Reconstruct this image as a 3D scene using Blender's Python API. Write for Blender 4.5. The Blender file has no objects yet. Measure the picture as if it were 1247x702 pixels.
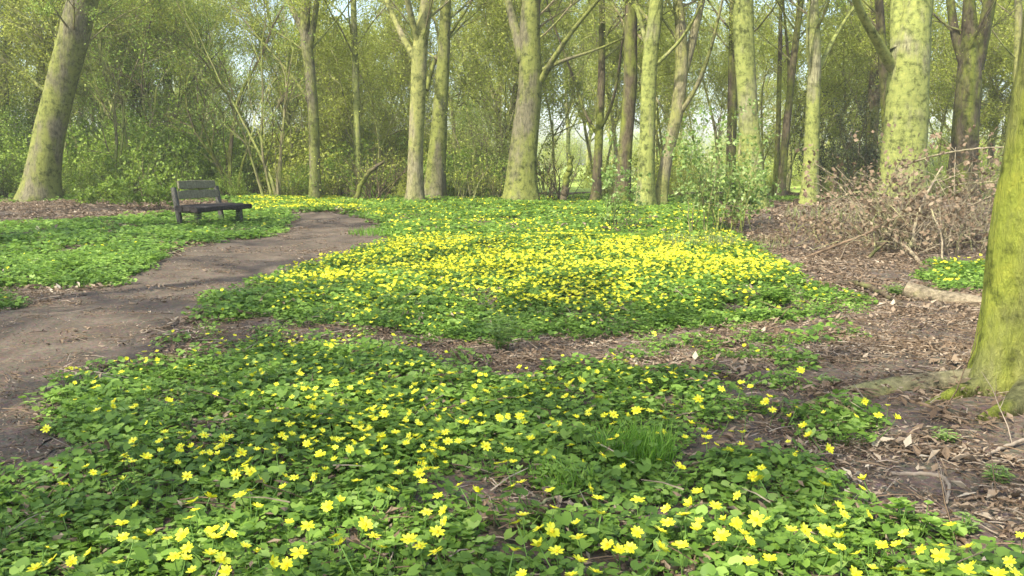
import bpy, math, random
import numpy as np
from mathutils import Vector
R = math.radians
sc = bpy.context.scene
COL = sc.collection
random.seed(7); rng = np.random.default_rng(7)

# ------------------------------------------------------------------ camera
CH = 1.0; F = 1080.0; W0, H0 = 1247.0, 702.0; HOR = 200.0
PITCH = math.atan((H0 / 2 - HOR) / F)
cam = bpy.data.cameras.new('camera'); cam.lens = 36.0 * F / W0; cam.sensor_width = 36
cam.clip_start = 0.05; cam.clip_end = 2000
co = bpy.data.objects.new('camera', cam); COL.objects.link(co)
co.location = (0, 0, CH); co.rotation_euler = (R(90) - PITCH, 0, 0)
sc.camera = co
# ------------------------------------------------------------------ sky and sun
SUN_EL, SUN_AZ = R(50), R(222)          # azimuth clockwise from +Y (north), sun stands left and behind the camera
world = bpy.data.worlds.new('World'); sc.world = world; world.use_nodes = True
nt = world.node_tree; bg = nt.nodes['Background']
sky = nt.nodes.new('ShaderNodeTexSky'); sky.sky_type = 'NISHITA'; sky.sun_disc = False
sky.sun_elevation = SUN_EL; sky.sun_rotation = SUN_AZ; sky.air_density = 1.0; sky.dust_density = 2.5
nt.links.new(sky.outputs[0], bg.inputs[0]); bg.inputs[1].default_value = 0.15
sun = bpy.data.lights.new('sun', 'SUN'); sun.energy = 2.9; sun.angle = R(0.6); sun.color = (1.0, 0.94, 0.80)
so = bpy.data.objects.new('sun', sun); COL.objects.link(so)
sdir = Vector((math.sin(SUN_AZ) * math.cos(SUN_EL), math.cos(SUN_AZ) * math.cos(SUN_EL), math.sin(SUN_EL)))
so.rotation_euler = sdir.to_track_quat('Z', 'Y').to_euler(); so.location = (-20, -20, 30)
sc.view_settings.view_transform = 'Standard'; sc.view_settings.look = 'None'
sc.view_settings.gamma = 1.0; sc.view_settings.exposure = 1.66

# ------------------------------------------------------------------ ground shape and pixel -> place
def gh(x, y):
    x = np.asarray(x, float); y = np.asarray(y, float)
    z = 0.020 * np.sin(x * 1.3 + 0.7 * y) + 0.018 * np.sin(y * 1.9 - x * 0.8 + 1) + 0.012 * np.sin(x * 3.7 + 2) * np.sin(y * 3.1)
    z = z + 0.42 * np.exp(-(((x - 5.6) / 2.2) ** 2 + ((y - 13.0) / 2.6) ** 2)) + 0.22 * np.exp(-(((x - 9.5) / 3.0) ** 2 + ((y - 14.0) / 4.0) ** 2))
    z = z + 0.10 * np.exp(-(((x - 2.25) / 0.9) ** 2 + ((y - 3.9) / 0.7) ** 2))
    return z
sp_, cp_ = math.sin(PITCH), math.cos(PITCH)
def ray(u, v):
    a = (u - W0 / 2) / F; b = (H0 / 2 - v) / F
    return np.array([a, cp_ + b * sp_, -sp_ + b * cp_])
def at(u, v, Y):                                    # the point of that sight line at distance Y
    d = ray(u, v); p = d * (Y / d[1]); return np.array([p[0], p[1], p[2] + CH])
def gp(u, v, dz=0.0):                               # where that sight line meets the ground (or dz above it)
    d = ray(u, v); z = dz; 
    for _ in range(12):
        t = (z - CH) / min(d[2], -1e-3); x, y = d[0] * t, d[1] * t
        z = 0.5 * z + 0.5 * (float(gh(x, y)) + dz)
    return np.array([x, y, float(gh(x, y)) + dz])
def px(x, y, z):                                    # world -> photograph pixel (arrays)
    dy = y; dz = z - CH
    fwd = dy * cp_ - dz * sp_; up = dy * sp_ + dz * cp_
    return W0 / 2 + F * x / fwd, H0 / 2 - F * up / fwd
def inpoly(u, v, poly):
    c = np.zeros(u.shape, bool); n = len(poly)
    for i in range(n):
        x1, y1 = poly[i]; x2, y2 = poly[(i + 1) % n]
        if y1 == y2: continue
        m = ((y1 > v) != (y2 > v)) & (u < (x2 - x1) * (v - y1) / (y2 - y1) + x1)
        c ^= m
    return c

# ------------------------------------------------------------------ materials
def nmat(name):
    m = bpy.data.materials.new(name); m.use_nodes = True
    n = m.node_tree.nodes; n.clear(); return m, n, m.node_tree.links
def ramp(n, stops, interp='LINEAR'):
    r = n.new('ShaderNodeValToRGB'); r.color_ramp.interpolation = interp
    e = r.color_ramp.elements
    while len(e) > 1: e.remove(e[-1])
    e[0].position = stops[0][0]; e[0].color = (*stops[0][1], 1)
    for p, c in stops[1:]:
        k = e.new(p); k.color = (*c, 1)
    return r
def leaf_mat(name, stops, trans=0.35, rough=0.5, patch=0.35, spec=0.4, patch_scale=1.2):
    m, n, l = nmat(name)
    g = n.new('ShaderNodeNewGeometry'); oi = n.new('ShaderNodeObjectInfo')
    no = n.new('ShaderNodeTexNoise'); no.inputs['Scale'].default_value = patch_scale; no.inputs['Detail'].default_value = 3
    l.new(g.outputs['Position'], no.inputs['Vector'])
    a = n.new('ShaderNodeMath'); a.operation = 'MULTIPLY_ADD'; a.inputs[1].default_value = patch * 2.2; a.inputs[2].default_value = -patch * 1.1
    l.new(no.outputs[0], a.inputs[0])
    b = n.new('ShaderNodeMath'); b.operation = 'MULTIPLY_ADD'; b.inputs[1].default_value = 0.3; l.new(oi.outputs['Random'], b.inputs[0]); l.new(a.outputs[0], b.inputs[2])
    c = n.new('ShaderNodeMath'); c.operation = 'MULTIPLY_ADD'; c.inputs[1].default_value = 0.7; l.new(g.outputs['Random Per Island'], c.inputs[0]); l.new(b.outputs[0], c.inputs[2])
    r = ramp(n, stops); l.new(c.outputs[0], r.inputs[0])
    p = n.new('ShaderNodeBsdfPrincipled'); p.inputs['Roughness'].default_value = rough
    p.inputs['Specular IOR Level'].default_value = spec
    l.new(r.outputs[0], p.inputs['Base Color'])
    t = n.new('ShaderNodeBsdfTranslucent'); l.new(r.outputs[0], t.inputs[0])
    mx = n.new('ShaderNodeMixShader'); mx.inputs[0].default_value = trans
    l.new(p.outputs[0], mx.inputs[1]); l.new(t.outputs[0], mx.inputs[2])
    o = n.new('ShaderNodeOutputMaterial'); l.new(mx.outputs[0], o.inputs[0])
    return m
def bark_mat(name, bark, moss, amount, light=None, dark=None, vscale=0.25, bump=0.6, band=0.0, crack=0.22):
    """bark: base; moss: green algae growth; amount 0..1 how much of it"""
    m, n, l = nmat(name)
    tc = n.new('ShaderNodeNewGeometry'); oi = n.new('ShaderNodeObjectInfo')
    mp = n.new('ShaderNodeMapping'); mp.inputs['Scale'].default_value = (1, 1, vscale); l.new(tc.outputs['Position'], mp.inputs[0])
    n1 = n.new('ShaderNodeTexNoise'); n1.inputs['Scale'].default_value = 3.2; n1.inputs['Detail'].default_value = 6; n1.inputs['Roughness'].default_value = 0.62
    l.new(mp.outputs[0], n1.inputs['Vector'])
    n2 = n.new('ShaderNodeTexNoise'); n2.inputs['Scale'].default_value = 26; n2.inputs['Detail'].default_value = 6; n2.inputs['Roughness'].default_value = 0.7
    l.new(mp.outputs[0], n2.inputs['Vector'])
    n3 = n.new('ShaderNodeTexNoise'); n3.inputs['Scale'].default_value = 1.1; n3.inputs['Detail'].default_value = 4
    l.new(tc.outputs['Position'], n3.inputs['Vector'])
    n4 = n.new('ShaderNodeTexNoise'); n4.inputs['Scale'].default_value = 9; n4.inputs['Detail'].default_value = 8; n4.inputs['Roughness'].default_value = 0.75
    l.new(tc.outputs['Position'], n4.inputs['Vector'])
    r1 = ramp(n, [(0.34, tuple(x * 0.38 for x in bark)), (0.5, bark), (0.72, light or tuple(min(1, x * 1.5) for x in bark))]); l.new(n2.outputs[0], r1.inputs[0])
    r2 = ramp(n, [(0.34, tuple(x * 0.4 for x in moss)), (0.5, moss), (0.75, (min(1, moss[0] * 1.35), min(1, moss[1] * 1.2), moss[2] * 1.2))]); l.new(n4.outputs[0], r2.inputs[0])
    ad = n.new('ShaderNodeMath'); ad.operation = 'ADD'; l.new(n1.outputs[0], ad.inputs[0]); l.new(n3.outputs[0], ad.inputs[1])
    mr = n.new('ShaderNodeMapRange'); mr.inputs[1].default_value = 1.25 - amount * 0.6; mr.inputs[2].default_value = 1.45 - amount * 0.6
    l.new(ad.outputs[0], mr.inputs[0])
    mx = n.new('ShaderNodeMix'); mx.data_type = 'RGBA'; l.new(mr.outputs[0], mx.inputs[0]); l.new(r1.outputs[0], mx.inputs[6]); l.new(r2.outputs[0], mx.inputs[7])
    last = mx.outputs[2]
    if band:
        mp2 = n.new('ShaderNodeMapping'); mp2.inputs['Scale'].default_value = (0.6, 0.6, 7); l.new(tc.outputs['Position'], mp2.inputs[0])
        n5 = n.new('ShaderNodeTexNoise'); n5.inputs['Scale'].default_value = 1.6; n5.inputs['Detail'].default_value = 3; l.new(mp2.outputs[0], n5.inputs['Vector'])
        r5 = ramp(n, [(0.36, (1 - band,) * 3), (0.46, (1, 1, 1))]); l.new(n5.outputs[0], r5.inputs[0])
        mm = n.new('ShaderNodeMix'); mm.data_type = 'RGBA'; mm.blend_type = 'MULTIPLY'; mm.inputs[0].default_value = 1
        l.new(last, mm.inputs[6]); l.new(r5.outputs[0], mm.inputs[7]); last = mm.outputs[2]
    mp3 = n.new('ShaderNodeMapping'); mp3.inputs['Scale'].default_value = (1, 1, 0.3); l.new(tc.outputs['Position'], mp3.inputs[0])
    wv = n.new('ShaderNodeMix'); wv.data_type = 'VECTOR'; wv.inputs[0].default_value = 0.16; l.new(mp3.outputs[0], wv.inputs[4]); l.new(n4.outputs['Color'], wv.inputs[5])
    vo = n.new('ShaderNodeTexVoronoi'); vo.feature = 'DISTANCE_TO_EDGE'; vo.inputs['Scale'].default_value = 34; l.new(wv.outputs[1], vo.inputs['Vector'])
    rv = ramp(n, [(0.0, (1 - crack,) * 3), (0.10, (1, 1, 1))]); l.new(vo.outputs['Distance'], rv.inputs[0])
    n6 = n.new('ShaderNodeTexNoise'); n6.inputs['Scale'].default_value = 4.5; n6.inputs['Detail'].default_value = 9; n6.inputs['Roughness'].default_value = 0.7
    l.new(tc.outputs['Position'], n6.inputs['Vector']); r6 = ramp(n, [(0.36, (0.42, 0.44, 0.42)), (0.5, (1, 1, 1)), (0.62, (1, 1, 1)), (0.72, (1.3, 1.25, 1.2))]); l.new(n6.outputs[0], r6.inputs[0])
    for src in (rv, r6):
        mm = n.new('ShaderNodeMix'); mm.data_type = 'RGBA'; mm.blend_type = 'MULTIPLY'; mm.inputs[0].default_value = 0.8
        l.new(last, mm.inputs[6]); l.new(src.outputs[0], mm.inputs[7]); last = mm.outputs[2]
    p = n.new('ShaderNodeBsdfPrincipled'); p.inputs['Roughness'].default_value = 0.9; p.inputs['Specular IOR Level'].default_value = 0.15
    l.new(last, p.inputs['Base Color'])
    bp = n.new('ShaderNodeBump'); bp.inputs['Strength'].default_value = bump; bp.inputs['Distance'].default_value = 0.06
    hh = n.new('ShaderNodeMath'); hh.operation = 'MULTIPLY_ADD'; hh.inputs[1].default_value = min(0.5, crack); l.new(rv.outputs[0], hh.inputs[0]); l.new(n2.outputs[0], hh.inputs[2])
    l.new(hh.outputs[0], bp.inputs['Height']); l.new(bp.outputs[0], p.inputs['Normal'])
    o = n.new('ShaderNodeOutputMaterial'); l.new(p.outputs[0], o.inputs[0])
    return m
def soil_mat(name, stops, s1, s2, bump=0.5, pebble=0.0, speck=None):
    m, n, l = nmat(name)
    g = n.new('ShaderNodeNewGeometry')
    a = n.new('ShaderNodeTexNoise'); a.inputs['Scale'].default_value = s1; a.inputs['Detail'].default_value = 8; a.inputs['Roughness'].default_value = 0.7
    b = n.new('ShaderNodeTexNoise'); b.inputs['Scale'].default_value = s2; b.inputs['Detail'].default_value = 4; b.inputs['Roughness'].default_value = 0.8
    v = n.new('ShaderNodeTexVoronoi'); v.inputs['Scale'].default_value = s2 * 1.2
    for k in (a, b, v): l.new(g.outputs['Position'], k.inputs['Vector'])
    ad = n.new('ShaderNodeMath'); ad.operation = 'MULTIPLY_ADD'; ad.inputs[1].default_value = 0.5; l.new(a.outputs[0], ad.inputs[0])
    h = n.new('ShaderNodeMath'); h.operation = 'MULTIPLY'; h.inputs[1].default_value = 0.5; l.new(b.outputs[0], h.inputs[0]); l.new(h.outputs[0], ad.inputs[2])
    r = ramp(n, stops); l.new(ad.outputs[0], r.inputs[0])
    mx = n.new('ShaderNodeMix'); mx.data_type = 'RGBA'; mx.blend_type = 'OVERLAY'; mx.inputs[0].default_value = 0.18
    l.new(r.outputs[0], mx.inputs[6]); l.new(v.outputs['Color'], mx.inputs[7])
    hs = n.new('ShaderNodeHueSaturation'); hs.inputs['Saturation'].default_value = 0.8; l.new(mx.outputs[2], hs.inputs['Color'])
    p = n.new('ShaderNodeBsdfPrincipled'); p.inputs['Roughness'].default_value = 0.95; p.inputs['Specular IOR Level'].default_value = 0.1
    l.new(hs.outputs[0], p.inputs['Base Color'])
    bp = n.new('ShaderNodeBump'); bp.inputs['Strength'].default_value = bump; bp.inputs['Distance'].default_value = 0.02
    l.new(ad.outputs[0], bp.inputs['Height']); l.new(bp.outputs[0], p.inputs['Normal'])
    o = n.new('ShaderNodeOutputMaterial'); l.new(p.outputs[0], o.inputs[0]); return m
def plain(name, col, rough=0.8, spec=0.3, nscale=20, var=0.35, bump=0.3):
    m, n, l = nmat(name)
    g = n.new('ShaderNodeNewGeometry'); a = n.new('ShaderNodeTexNoise'); a.inputs['Scale'].default_value = nscale; a.inputs['Detail'].default_value = 6
    l.new(g.outputs['Position'], a.inputs['Vector'])
    r = ramp(n, [(0.3, tuple(x * (1 - var) for x in col)), (0.7, tuple(min(1, x * (1 + var)) for x in col))]); l.new(a.outputs[0], r.inputs[0])
    p = n.new('ShaderNodeBsdfPrincipled'); p.inputs['Roughness'].default_value = rough; p.inputs['Specular IOR Level'].default_value = spec
    l.new(r.outputs[0], p.inputs['Base Color'])
    bp = n.new('ShaderNodeBump'); bp.inputs['Strength'].default_value = bump; bp.inputs['Distance'].default_value = 0.01
    l.new(a.outputs[0], bp.inputs['Height']); l.new(bp.outputs[0], p.inputs['Normal'])
    o = n.new('ShaderNodeOutputMaterial'); l.new(p.outputs[0], o.inputs[0]); return m

M = {}
M['soil'] = soil_mat('leafy_soil', [(0.30, (0.05, 0.035, 0.028)), (0.46, (0.085, 0.062, 0.040)), (0.58, (0.14, 0.105, 0.068)), (0.72, (0.25, 0.20, 0.14))], 5, 45, 0.9)
M['path'] = soil_mat('trodden_earth', [(0.32, (0.055, 0.044, 0.034)), (0.47, (0.085, 0.062, 0.038)), (0.6, (0.145, 0.108, 0.068)), (0.75, (0.30, 0.235, 0.15))], 3.0, 60, 0.6)
M['celandine'] = leaf_mat('celandine_leaf', [(0.0, (0.065, 0.13, 0.02)), (0.35, (0.13, 0.235, 0.03)), (0.65, (0.22, 0.36, 0.05)), (1.0, (0.36, 0.50, 0.12))], 0.45, 0.5, 0.45, 0.3, 1.7)
M['petal'] = leaf_mat('yellow_petal', [(0.0, (0.58, 0.52, 0.01)), (0.5, (0.72, 0.72, 0.03)), (1.0, (0.80, 0.82, 0.10))], 0.3, 0.45, 0.1, 0.15)
M['centre'] = plain('flower_centre', (0.66, 0.50, 0.01), 0.6, 0.3, 200)
M['stalk'] = plain('flower_stalk', (0.12, 0.22, 0.04), 0.6, 0.3, 30)
M['fresh'] = leaf_mat('fresh_green_leaf', [(0.0, (0.09, 0.15, 0.015)), (0.4, (0.18, 0.28, 0.03)), (0.75, (0.29, 0.40, 0.05)), (1.0, (0.42, 0.52, 0.11))], 0.45, 0.5, 0.3, patch_scale=0.35)
M['olive'] = leaf_mat('olive_spring_leaf', [(0.0, (0.22, 0.25, 0.03)), (0.4, (0.34, 0.39, 0.05)), (0.75, (0.46, 0.51, 0.08)), (1.0, (0.56, 0.60, 0.16))], 0.45, 0.5, 0.3, patch_scale=0.35)
M['pale'] = leaf_mat('pale_spring_leaf', [(0.0, (0.28, 0.33, 0.07)), (0.4, (0.42, 0.49, 0.11)), (0.75, (0.54, 0.60, 0.17)), (1.0, (0.62, 0.66, 0.30))], 0.5, 0.5, 0.3, patch_scale=0.35)
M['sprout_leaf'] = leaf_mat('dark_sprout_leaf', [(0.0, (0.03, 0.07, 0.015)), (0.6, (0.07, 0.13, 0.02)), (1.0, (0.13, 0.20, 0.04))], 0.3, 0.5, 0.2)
M['dark'] = leaf_mat('gap_shade_leaf', [(0.0, (0.03, 0.045, 0.012)), (0.6, (0.08, 0.10, 0.025)), (1.0, (0.15, 0.17, 0.04))], 0.15, 0.4, 0.3)  # dark leaf colour paints the shaded gap between the trunks
M['bush'] = leaf_mat('bush_leaf', [(0.0, (0.10, 0.17, 0.03)), (0.5, (0.19, 0.29, 0.06)), (1.0, (0.33, 0.43, 0.14))], 0.4, 0.4, 0.2)
M['grass'] = leaf_mat('grass_blade', [(0.0, (0.08, 0.20, 0.02)), (0.5, (0.17, 0.33, 0.03)), (1.0, (0.30, 0.45, 0.06))], 0.4, 0.5, 0.2)
M['grasspale'] = leaf_mat('pale_grass_blade', [(0.0, (0.16, 0.17, 0.06)), (0.5, (0.25, 0.28, 0.10)), (1.0, (0.30, 0.36, 0.12))], 0.3, 0.6, 0.2)
M['straw'] = leaf_mat('dry_grass_blade', [(0.0, (0.30, 0.25, 0.13)), (0.5, (0.45, 0.40, 0.25)), (1.0, (0.40, 0.45, 0.22))], 0.3, 0.6, 0.2)
M['litter'] = leaf_mat('dead_leaf', [(0.0, (0.065, 0.045, 0.035)), (0.3, (0.105, 0.07, 0.042)), (0.6, (0.185, 0.13, 0.08)), (0.85, (0.28, 0.215, 0.145)), (1.0, (0.42, 0.36, 0.26))], 0.12, 0.8, 0.3, 0.2)
M['dryleaf'] = leaf_mat('withered_leaf', [(0.0, (0.10, 0.065, 0.038)), (0.5, (0.20, 0.14, 0.085)), (1.0, (0.34, 0.26, 0.17))], 0.2, 0.7, 0.2, 0.2)
M['twig'] = bark_mat('twig_bark', (0.19, 0.165, 0.085), (0.24, 0.27, 0.07), 0.6, bump=0.1)
M['twig_litter'] = plain('brown_twig_bits', (0.15, 0.105, 0.065), 0.9, 0.1, 12, 0.5)
M['twig_grey'] = plain('grey_twig_bits', (0.27, 0.22, 0.16), 0.9, 0.1, 12, 0.4)
M['twig_dark'] = bark_mat('dark_twig_bark', (0.10, 0.075, 0.045), (0.15, 0.17, 0.05), 0.4, bump=0.1)
M['twig_pale'] = bark_mat('pale_twig_bark', (0.29, 0.24, 0.16), (0.29, 0.29, 0.13), 0.5, bump=0.1)
M['twig_moss'] = bark_mat('pale_mossy_stem_bark', (0.30, 0.27, 0.15), (0.34, 0.37, 0.11), 0.7, bump=0.1)
M['bark_moss'] = bark_mat('mossy_bark', (0.16, 0.145, 0.085), (0.185, 0.205, 0.05), 0.7)
M['bark_dark'] = bark_mat('dark_bark', (0.105, 0.085, 0.05), (0.15, 0.175, 0.03), 0.55)
M['bark_light'] = bark_mat('light_mossy_bark', (0.23, 0.22, 0.12), (0.245, 0.275, 0.075), 0.8, band=0.18, crack=0.12)
M['bark_tan'] = bark_mat('tan_bark', (0.24, 0.215, 0.12), (0.25, 0.26, 0.08), 0.62)
M['bark_right'] = bark_mat('bright_moss_bark', (0.16, 0.16, 0.065), (0.235, 0.27, 0.04), 0.7, bump=1.0, crack=0.0)
M['root'] = bark_mat('earthy_root', (0.20, 0.17, 0.10), (0.24, 0.24, 0.10), 0.6, vscale=1)
M['log'] = bark_mat('bare_log', (0.27, 0.22, 0.14), (0.27, 0.26, 0.11), 0.35, vscale=1)
M['cut'] = plain('cut_wood', (0.38, 0.31, 0.20), 0.8, 0.2, 40)
M['bench_top'] = plain('weathered_green_grey_wood', (0.155, 0.145, 0.085), 0.85, 0.2, 30)
M['bench_shaded'] = plain('shade_darkened_wood', (0.035, 0.03, 0.026), 0.85, 0.2, 30, 0.6)  # shading of the seat put into the wood colour, near black
M['bench_foot'] = plain('grey_post_wood', (0.075, 0.072, 0.06), 0.9, 0.2, 30)

# ------------------------------------------------------------------ mesh builder
class MB:
    def __init__(s): s.v = []; s.f3 = []; s.f4 = []; s.m3 = []; s.m4 = []; s.n = 0; s.mats = []
    def mi(s, mat):
        if mat not in s.mats: s.mats.append(mat)
        return s.mats.index(mat)
    def add(s, v, f, mat):
        v = np.asarray(v, float); f = np.asarray(f, int); k = s.mi(mat)
        s.v.append(v)
        if f.shape[1] == 3: s.f3.append(f + s.n); s.m3.append(np.full(len(f), k))
        else: s.f4.append(f + s.n); s.m4.append(np.full(len(f), k))
        s.n += len(v)
    def tube(s, pts, rads, sides=5, mat='twig', cap=False, lump=None):
        pts = np.asarray(pts, float); rads = np.asarray(rads, float); n = len(pts)
        tan = np.gradient(pts, axis=0); tan /= np.linalg.norm(tan, axis=1)[:, None] + 1e-9
        mean = pts[-1] - pts[0]; ref = np.array([0, 0, 1.0]) if abs(mean[2]) < 0.7 * np.linalg.norm(mean) else np.array([1.0, 0.2, 0])
        a = np.cross(tan, ref); a /= np.linalg.norm(a, axis=1)[:, None] + 1e-9
        b = np.cross(tan, a)
        th = np.linspace(0, 2 * math.pi, sides, endpoint=False)
        rr = rads[:, None] * np.ones(sides)[None, :]
        if lump is not None: rr = rr * lump(pts, th)
        v = pts[:, None, :] + rr[:, :, None] * (np.cos(th)[None, :, None] * a[:, None, :] + np.sin(th)[None, :, None] * b[:, None, :])
        i = np.arange(n - 1)[:, None] * sides; j = np.arange(sides)[None, :]; j2 = (j + 1) % sides
        f = np.stack([i + j, i + j2, i + sides + j2, i + sides + j], -1).reshape(-1, 4)
        s.add(v.reshape(-1, 3), f[:, ::-1], mat)
        if cap:
            for e, ctr in ((0, pts[0]), (n - 1, pts[-1])):
                vv = np.vstack([v[e], ctr]); q = np.array([[k, (k + 1) % sides, sides] for k in range(sides)])
                if e: q = q[:, ::-1]
                s.add(vv, q, mat)
    def quads(s, centres, sizes, mat, aspect=0.6, flat=None):
        """many leaf blades (a rhomb bent along its midrib), random orientation"""
        c = np.asarray(centres, float); n = len(c)
        if n == 0: return
        d = rng.normal(size=(n, 3)); 
        if flat: d[:, 2] *= flat
        d /= np.linalg.norm(d, axis=1)[:, None]
        e = rng.normal(size=(n, 3)); 
        if flat: e[:, 2] *= flat
        e -= d * np.sum(d * e, 1)[:, None]; e /= np.linalg.norm(e, axis=1)[:, None]
        nn = np.cross(d, e); L = np.asarray(sizes)[:, None] * np.ones((n, 1))
        v = np.stack([c - d * L * .5, c + e * L * aspect * .5 + nn * L * .1, c + d * L * .5 + nn * L * .05, c - e * L * aspect * .5 + nn * L * .1], 1)
        f = np.arange(4 * n).reshape(n, 4)
        s.add(v.reshape(-1, 3), f, mat)
    def mesh(s, name, smooth=False):
        me = bpy.data.meshes.new(name)
        v = np.vstack(s.v); me.vertices.add(len(v)); me.vertices.foreach_set('co', v.ravel())
        f3 = np.vstack(s.f3) if s.f3 else np.zeros((0, 3), int); f4 = np.vstack(s.f4) if s.f4 else np.zeros((0, 4), int)
        nl = f3.size + f4.size; me.loops.add(nl); me.loops.foreach_set('vertex_index', np.concatenate([f3.ravel(), f4.ravel()]).astype(np.int32))
        me.polygons.add(len(f3) + len(f4))
        st = np.concatenate([np.arange(len(f3)) * 3, f3.size + np.arange(len(f4)) * 4]).astype(np.int32)
        me.polygons.foreach_set('loop_start', st)
        mi = np.concatenate(([np.concatenate(s.m3)] if s.m3 else []) + ([np.concatenate(s.m4)] if s.m4 else [])).astype(np.int32)
        for k in s.mats: me.materials.append(M[k])
        me.polygons.foreach_set('material_index', mi)
        me.polygons.foreach_set('use_smooth', np.full(len(mi), smooth))
        me.update(calc_edges=True); me.validate(); return me
    def build(s, name, parent=None, smooth=False, loc=None):
        o = bpy.data.objects.new(name, s.mesh(name, smooth)); COL.objects.link(o)
        if parent: o.parent = parent
        if loc is not None: o.location = loc
        return o
def tag(o, label=None, cat=None, group=None, kind=None):
    if label: o['label'] = label
    if cat: o['category'] = cat
    if group: o['group'] = group
    if kind: o['kind'] = kind
    return o
def empty(name, loc, label, cat, group=None):
    o = bpy.data.objects.new(name, None); COL.objects.link(o); o.location = loc; o.empty_display_size = 0.2
    return tag(o, label, cat, group)
def copy_tree(o, parent=None):
    c = o.copy(); COL.objects.link(c)
    if parent: c.parent = parent
    for ch in list(o.children): copy_tree(ch, c)
    return c
def unit(v): v = np.asarray(v, float); return v / (np.linalg.norm(v) + 1e-9)
def scatter(name, meshes, P, rot, scl, idx):
    """stuff nobody could count: instances of small clumps on points"""
    lib = bpy.data.collections.new(name + '_pieces')
    for k, me in enumerate(meshes):
        lib.objects.link(bpy.data.objects.new('%s_piece_%02d' % (name, k), me))
    me = bpy.data.meshes.new(name); me.vertices.add(len(P)); me.vertices.foreach_set('co', np.asarray(P, float).ravel())
    for nm, ty, key, arr in (('rot', 'FLOAT_VECTOR', 'vector', rot), ('scl', 'FLOAT', 'value', scl), ('idx', 'INT', 'value', idx)):
        at_ = me.attributes.new(nm, ty, 'POINT'); at_.data.foreach_set(key, np.asarray(arr).ravel())
    o = bpy.data.objects.new(name, me); COL.objects.link(o)
    ng = bpy.data.node_groups.new(name + '_nodes', 'GeometryNodeTree')
    ng.interface.new_socket('Geometry', in_out='INPUT', socket_type='NodeSocketGeometry')
    ng.interface.new_socket('Geometry', in_out='OUTPUT', socket_type='NodeSocketGeometry')
    N = ng.nodes; L = ng.links
    gi = N.new('NodeGroupInput'); go = N.new('NodeGroupOutput')
    ci = N.new('GeometryNodeCollectionInfo'); ci.inputs[0].default_value = lib; ci.inputs['Separate Children'].default_value = True; ci.inputs['Reset Children'].default_value = True
    ip = N.new('GeometryNodeInstanceOnPoints'); ip.inputs['Pick Instance'].default_value = True
    def na(nm, ty):
        q = N.new('GeometryNodeInputNamedAttribute'); q.data_type = ty; q.inputs[0].default_value = nm; return q.outputs[0]
    er = N.new('FunctionNodeEulerToRotation')
    L.new(gi.outputs[0], ip.inputs['Points']); L.new(ci.outputs[0], ip.inputs['Instance'])
    L.new(na('idx', 'INT'), ip.inputs['Instance Index']); L.new(na('rot', 'FLOAT_VECTOR'), er.inputs[0]); L.new(er.outputs[0], ip.inputs['Rotation'])
    L.new(na('scl', 'FLOAT'), ip.inputs['Scale']); L.new(ip.outputs[0], go.inputs[0])
    md = o.modifiers.new('scatter', 'NODES'); md.node_group = ng
    return o

# ------------------------------------------------------------------ where things grow (outlines in the photograph, dropped on to the ground)
FRONT = [(-500, 1400), (-500, 640), (-80, 622), (0, 605), (30, 575), (60, 560), (90, 545), (85, 510), (55, 492), (90, 480), (110, 467), (150, 462), (200, 447), (240, 440), (300, 428), (400, 425), (470, 428),
         (540, 447), (590, 468), (650, 472), (700, 460), (760, 457), (830, 467), (900, 487), (935, 503), (920, 520), (860, 532), (840, 558), (880, 558), (960, 565), (1005, 590), (1045, 632), (1062, 655),
         (1120, 658), (1160, 668), (1200, 687), (1247, 697), (1400, 740), (1900, 1400)]
FHOLE = [(545, 600), (600, 590), (700, 588), (765, 606), (740, 628), (690, 634), (600, 628)]
FHOLE2 = [(60, 590), (95, 575), (110, 585), (80, 610)]
SIDE = [(940, 515), (975, 503), (1040, 503), (1072, 515), (1050, 533), (985, 537)]
MID = [(225, 390), (260, 365), (330, 342), (420, 314), (482, 294), (470, 275), (430, 262), (385, 255), (400, 246), (560, 243), (830, 246), (880, 262), (880, 285), (920, 305), (945, 322), (985, 350), (1050, 368), (1055, 385), (950, 392),
       (900, 406), (820, 402), (740, 411), (640, 420), (540, 414), (450, 407), (380, 397), (300, 392)]
BETW = [(180, 430), (230, 395), (300, 388), (430, 400), (540, 410), (560, 440), (430, 430), (330, 432), (240, 445)]
BETR = [(700, 415), (880, 400), (1000, 385), (1060, 400), (1000, 440), (940, 480), (820, 455), (740, 440)]
LEFT = [(-700, 268), (-100, 272), (0, 276), (100, 270), (215, 262), (228, 292), (185, 322), (150, 345), (90, 352), (0, 350), (-200, 372), (-700, 420)]
LEFT2 = [(-300, 380), (-40, 362), (15, 360), (32, 373), (0, 386), (-300, 420)]
BENCHG = [(222, 262), (300, 250), (345, 256), (352, 268), (342, 284), (285, 300), (228, 300)]
FARB = [(285, 242), (410, 241), (428, 250), (400, 258), (345, 260), (300, 256)]
LOGC = [(1112, 338), (1150, 322), (1230, 322), (1230, 362), (1160, 358)]
PATH = [(-420, 440), (-60, 400), (0, 388), (40, 372), (140, 348), (190, 322), (240, 299), (300, 293), (350, 282), (356, 266), (375, 260), (430, 263), (470, 277), (482, 292), (420, 315), (330, 343), (262, 366), (225, 392), (195, 420), (190, 448), (110, 470), (60, 492), (80, 515), (85, 545), (50, 562), (20, 585), (0, 604), (-90, 622), (-700, 660)]
def wob(x, y, k=1.0):
    return k * (np.sin(x * 5.1 + 1.3 * y) + np.sin(y * 6.3 - 2.1 * x + 2) + 0.8 * np.sin(x * 13 + 5) * np.sin(y * 11 + 1) + 0.7 * np.sin(23 * x + 17 * y)) 
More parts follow.
